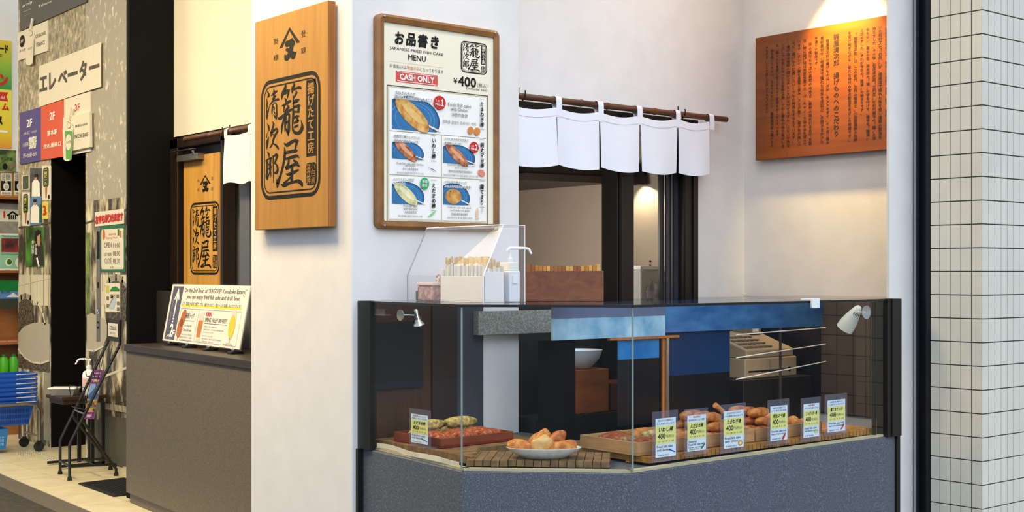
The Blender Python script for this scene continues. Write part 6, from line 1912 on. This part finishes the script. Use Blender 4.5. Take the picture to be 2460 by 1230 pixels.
# ------------------------------------------------------------------ blue shopping baskets on a wheeled stand
M_blueb = pm('blue_basket_plastic', '#1656b8', rough=.35, noise=.05, scale=8, spec=.5)
M_bluet = pm('blue_translucent_plastic', '#2a74b8', rough=.3, noise=.08)
M_slot = pm('dark_slot_shadow', '#0b2c66', rough=.6)
M_wire = pm('white_coated_wire', '#d9dce0', rough=.3)
bx0, bx1, by0, by1 = 3.45, 3.935, 10.98, 11.27
ords = ['topmost blue shopping basket of the stack', 'second blue shopping basket from the top of the stack', 'third blue shopping basket from the top of the stack', 'fourth blue shopping basket from the top of the stack', 'third blue shopping basket from the bottom of the nested stack', 'second blue shopping basket from the bottom of the nested stack', 'lowest basket of the nested stack, its slotted body showing above the stand rail']
zR = .655
for i in range(7):
    z = zR - i * .0385
    r = thing('shopping_basket', ords[i], 'basket', ((bx0 + bx1) / 2, (by0 + by1) / 2, z - .03), 'nested blue shopping baskets')
    mb = MB()
    w = .018
    for a, b in (((bx0, by0), (bx1, by0 + w)), ((bx0, by1 - w), (bx1, by1)), ((bx0, by0 + w), (bx0 + w, by1 - w)), ((bx1 - w, by0 + w), (bx1, by1 - w))):
        mb.box((a[0], a[1], z - .024), (b[0], b[1], z), M_blueb)
    part('rim', mb, r, bevel=.004)
    mb = MB(); mb.tube([(bx1 - .18, by0 - .004, z - .004), (bx1 - .02, by0 - .004, z - .004), (bx1 + .003, by0 + .03, z - .004)], .004, M_wire, n=6)
    mb.tube([(bx0 + .06, by0 - .004, z - .006), (bx0 + .16, by0 - .004, z - .006)], .004, M_wire, n=6)
    part('wire_handle', mb, r)
    if i == 6:
        mb = MB()
        q = [(bx0 + .02, by0 + .02), (bx1 - .025, by0 + .02), (bx1 - .025, by1 - .02), (bx0 + .02, by1 - .02)]
        b = [(bx0 + .05, by0 + .05), (bx1 - .06, by0 + .05), (bx1 - .06, by1 - .05), (bx0 + .05, by1 - .05)]
        vs = [(x, y, z - .024) for x, y in q] + [(x, y, z - .20) for x, y in b]
        mb.add(vs, [(4, 5, 1, 0), (5, 6, 2, 1), (6, 7, 3, 2), (7, 4, 0, 3), (4, 7, 6, 5)], M_blueb)
        part('basket_body', mb, r)
        mb = MB()
        for row in range(3):
            for k in range(24):
                f = (row * .045 + .04) / .176
                y = by0 + .02 + .03 * f - .0015
                x = bx0 + .05 + k * .0158
                zz = z - .024 - .176 * f
                mb.box((x, y - .0015, zz - .03), (x + .0065, y + .004, zz), M_slot)
        part('slots', mb, r)
r = thing('basket_stand', 'bent steel tube stand on castors carrying the blue baskets', 'stand', (3.72, 11.1, 0))
M_tube = pm('worn_steel_tube', '#8f8878', rough=.35, noise=.1, metal=.7)
zs = .405
for y, fy in ((by0 - .035, by0 - .04), (by1 + .03, by1 + .03)):
    mb = MB(); mb.tube([(bx0 - .1, y, zs), (bx1 - .10, y, zs), (bx1 - .03, y, zs - .012), (bx1 + .0, y, zs - .06), (bx1 + .002, y, .09)], .0125, M_tube, n=12); lg = part('frame_tube', mb, r, smooth=50)
    mb = MB(); mb.lathe([(.038, -.011), (.042, -.006), (.042, .006), (.038, .011)], (bx1 - .004, y - .0, .0425), M_rubber, n=20, axis=(.5, 1, 0)); mb.box((bx1 - .018, y - .016, .055), (bx1 + .014, y + .016, .092), M_blackmetal); part('castor', mb, lg, smooth=40)
mb = MB(); mb.tube([(bx1 + .002, by0 - .035, .13), (bx1 + .002, by1 + .03, .13)], .009, M_tube); part('cross_tube', mb, r)
r = thing('shopping_basket', 'lower translucent blue basket standing under the slotted basket', 'basket', (3.55, 11.1, .03))
mb = MB()
q = [(3.40, 11.0), (3.70, 11.0), (3.70, 11.25), (3.40, 11.25)]; b = [(3.43, 11.03), (3.685, 11.03), (3.685, 11.22), (3.43, 11.22)]
mb.add([(x, y, .205) for x, y in q] + [(x, y, .03) for x, y in b], [(4, 5, 1, 0), (5, 6, 2, 1), (6, 7, 3, 2), (7, 4, 0, 3), (4, 7, 6, 5)], M_bluet); part('basket_body', mb, r)
mb = MB()
for k in range(9):
    for j in range(4): mb.box((3.44 + k * .026, 11.0 + .008 + j * .003, .16 - j * .032), (3.458 + k * .026, 11.012 + j * .003, .185 - j * .032), pm('pale_blue_slots', '#6fa5d6', rough=.4))
part('slots', mb, r)

# ------------------------------------------------------------------ door mat
mb = MB()
mb.prism([(3.535, 9.06), (3.885, 9.09), (3.885, 8.40), (3.515, 8.40)], .0005, .012, M_rubber)
solo('door_mat', mb, 'black ribbed rubber door mat beside the end of the low counter', 'mat')
mt = bpy.data.objects['door_mat']
mb = MB()
for i in range(22):
    for j in range(12):
        x = 3.55 + j * .0275; y = 8.44 + i * .028
        s_ = .009 if (i + j) % 2 else -.009
        mb.xf = None
        mb.tube([(x, y - s_, .014), (x + .018, y + s_, .014)], .0042, M_rubber, n=5)
OFF['door_mat'] = Vector(mt.location)
part('raised_ribs', mb, mt)

# ------------------------------------------------------------------ shop shelf at the far left
M_shelf = two_tone('warm_shelf_wood', '#8a531c', '#a4672a', 5, .3, .7, rough=.5, stretch=(1, 6, 6))
YW = 12.55
mb = MB(); mb.box((3.2, YW, 0), (4.9, YW + .1, 4.6), M_cream)
struct('wall_shop', mb)
def oy(px, py, Y): return on_y(px, py, Y)
YS = 12.25
zA = lambda py, Y=YS: oy(20, py, Y).z
r = thing('display_shelf', 'warm wooden display shelf of shop goods at the far left edge', 'shelf', (4.1, 12.4, 0))
for py in (472, 650, 822):
    z = zA(py); mb = MB(); mb.box((3.75, YS + .0, z - .022), (4.40, YW - .002, z), M_shelf); part('shelf_board', mb, r)
mb = MB(); mb.box((3.75, YW - .02, .0), (4.40, YW - .003, zA(465)), M_shelf); part('back_panel', mb, r)
for x in (3.73, 4.40):
    mb = MB(); mb.box((x, YS, 0), (x + .02, YW - .003, zA(465)), M_shelf); part('side_panel', mb, r)
mb = MB(); mb.box((3.75, YS, 0.001), (4.40, YW - .021, zA(895)), M_shelf); part('base_box', mb, r)
def good(name, label, cat, x0, y0, x1, y1, mat, depth=.12, Y=YS + .05, fn=None, group=None, zbase=None):
    """box of goods from photo corners on plane y=Y"""
    P = YP(Y, .0012)
    a = P.uv(x0, y1); b = P.uv(x1, y0)
    z0 = a[1] if zbase is None else zbase
    r = thing(name, label, cat, ((a[0] + b[0]) / 2, Y + depth / 2, z0), group)
    mb = MB(); mb.box((a[0], Y, z0), (b[0], Y + depth, b[1]), mat); part('body', mb, r, bevel=.002)
    if fn: fn(P)
    P.build(r)
# yellow hanging poster
P = YP(YW - .012, .0012)
a = P.uv(-30, 353); b = P.uv(28, 99)
r = thing('yellow_poster', 'tall yellow and green shop poster on the cream wall at the far left', 'poster', ((a[0] + b[0]) / 2, YW - .006, a[1]))
def grad(name, cols):
    m = bpy.data.materials.new(name); m.use_nodes = True; nt = m.node_tree; bs = nt.nodes['Principled BSDF']
    co = nt.nodes.new('ShaderNodeTexCoord'); sp_ = nt.nodes.new('ShaderNodeSeparateXYZ'); rm = nt.nodes.new('ShaderNodeValToRGB')
    nt.links.new(co.outputs['Generated'], sp_.inputs[0]); nt.links.new(sp_.outputs['Z'], rm.inputs[0]); nt.links.new(rm.outputs[0], bs.inputs['Base Color']); bs.inputs['Roughness'].default_value = .5
    els = rm.color_ramp.elements
    while len(els) < len(cols): els.new(.5)
    for e_, (p_, c_) in zip(els, cols): e_.position = p_; e_.color = srgb(c_) + (1,)
    return m
mb = MB(); mb.box((a[0], YW - .012, a[1]), (b[0], YW - .002, b[1]), grad('yellow_green_poster_print', [(0, '#e0921c'), (.15, '#e6c81e'), (.54, '#ece04a'), (.545, '#2f8f3a'), (.75, '#8ab82e'), (1, '#e8c02a')])); part('sheet', mb, r)
P.ptext('ード', 0, 125, 19, 110, M_ink, bold=.05); P.ptext('D', 0, 137, 5, 130, M_ink); P.ptext('ン', 0, 204, 18, 181, M_red, bold=.06)
P.ppoly([(-20, 220), (20, 222), (15, 232), (20, 244), (-20, 240)], M_red, 1); P.ptext('ARA', 1, 238, 12, 231, M_pw)
P.ptext('ム', 5, 264, 21, 250, M_red, bold=.04); P.ptext('ス', -8, 298, 5, 281, M_ink, bold=.05); P.prect(-10, 317, 18, 314, M_pw, 1)
P.build(r)
M_tea = two_tone('tea_field_photo', '#2c3a1a', '#7f9a4a', 8, .4, .6, rough=.5)
def g1(P): P.pell(6, 392, 18, 408, M_ink, 1); P.ppoly([(20, 400), (34, 388), (37, 396), (24, 409)], pm('tin_print', '#8a6a5a'), 1); P.ptext('大山茶舗', 2, 385, 30, 378, M_ink)
good('tea_poster', 'green tea-field photo panel above the boxed bottles', 'poster', -20, 361, 38.5, 410, M_tea, depth=.02, Y=YS + .02, fn=g1, zbase=None)
M_kraft = pm('kraft_box', '#b08a50', rough=.6, noise=.05)
def jarbox(x0):
    def f(P):
        P.prect(x0 + 2, 415, x0 + 28, 469, M_wsign, 1); P.prect(x0 + 3, 434, x0 + 27, 459, M_ink, 2)
        P.pell(x0 + 8, 438, x0 + 22, 458, M_wsign, 3, 'picture'); P.prect(x0 + 12, 435, x0 + 18, 440, M_wsign, 3, 'picture'); P.ptext('白', x0 + 12, 453, x0 + 18, 444, M_ink, k=4)
        P.ptext('大山名産', x0 + 4, 432, x0 + 12, 418, M_ink, k=2); P.ptext('御飾', x0 + 14, 432, x0 + 26, 419, M_ink, k=2); P.ptext('箱根湯本名物', x0 + 5, 467, x0 + 26, 462, M_ink, k=2)
    return f
zs1 = zA(472) + .0005
good('gift_box', 'white and kraft gift box with a white jar picture, full box on the upper shelf', 'box', -1, 414, 31, 470, M_kraft, fn=jarbox(-.5), zbase=zs1)
good('gift_box', 'second jar-picture gift box half hidden by the mural edge', 'box', 32, 414, 64, 470, M_kraft, fn=jarbox(32), zbase=zs1)
zs2 = zA(650) + .0005
def g2(P): P.prect(-5, 502, 46, 533, M_wsign, 1); P.prect(8, 507, 12.5, 524, M_red, 2); P.pline([(18, 518), (30, 509), (43, 518)], .016, M_ink, 2); [P.pline([(x, 517), (x, 527)], .012, M_ink, 2) for x in (22, 27, 32, 37)]
good('snack_pack', 'white snack pack with a black house mark', 'pack', -8, 490, 60, 560, pm('silver_pack', '#9a9488', rough=.4, noise=.15, scale=30), depth=.1, Y=YS + .14, fn=g2, zbase=zs2)
def g3(P): P.prect(0, 565, 46, 645, pm('mint_print', '#8fc4a0', rough=.5), 1); P.prect(3, 572, 45, 606, two_tone('sunset_print', '#1c1018', '#a03020', 6, .35, .6), 2); P.ptext('Matcha green tea', 5, 571, 50, 565, M_blueink, k=3); P.ptext('It is a traditional powder', 3, 614, 44, 608, M_inkgrey, k=3); P.pell(12, 620, 30, 640, M_wsign, 3); P.pell(16, 622, 28, 636, M_pgreen, 4); P.pell(36, 620, 50, 642, M_wsign, 3)
good('matcha_poster', 'matcha advertisement card with a red landscape photo on the shelf', 'card', -8, 562, 60, 648, M_wsign, depth=.015, Y=YS + .01, fn=g3, zbase=zs2)
zs3 = zA(822) + .0005
def g4(P): P.prect(0, 700, 47, 718, M_sky, 1); P.ppoly([(15, 714), (32, 703), (47, 714)], M_wsign, 2); P.prect(0, 718, 46, 741, pm('dark_olive_print', '#2c331c'), 1); P.ptext('富士山抹茶', 3, 705, 24, 699, M_ink, k=3)
good('tea_bag', 'green tea bag with a snowy mountain label hanging on the shelf', 'pack', -5, 673, 50, 742, pm('green_foil', '#1f7a3a', rough=.3, noise=.15, scale=12), depth=.03, Y=YS + .06, fn=g4)
bpy.data.objects['tea_bag'].location.z += 0
for k in range(2):
    P = YP(YS + .02)
    a = P.uv(-8 + k * 26, 823); b = P.uv(16 + k * 26, 816)
    mb = MB(); mb.box((a[0], YS + .02, zs3), (b[0], YS + .12, zs3 + .012), pm('pink_leaflet', '#c97a68', rough=.6))
    solo('leaflet', mb, ['left pink leaflet stack on the lower shelf board', 'right pink leaflet stack on the lower shelf board'][k], 'leaflet')
zs4 = zA(895) + .0005
for k in range(2):
    P = YP(YS + .02)
    a = P.uv(2 + k * 24, 880); c_ = Vector((P.uv(14 + k * 24, 890)[0], YS + .08, zs4))
    r = thing('tea_bottle', ['left bright green tea bottle behind the basket stack', 'right bright green tea bottle behind the basket stack'][k], 'bottle', c_)
    mb = MB(); mb.lathe([(0, 0), (.042, 0), (.045, .01), (.045, .10), (.03, .14)], c_, pm('bright_green_label', '#4fb81e', rough=.4, noise=.08), n=20); part('bottle_body', mb, r, smooth=50)
    mb = MB(); mb.lathe([(.02, .14), (.02, .165)], c_, M_green, n=16); part('bottle_cap', mb, r)
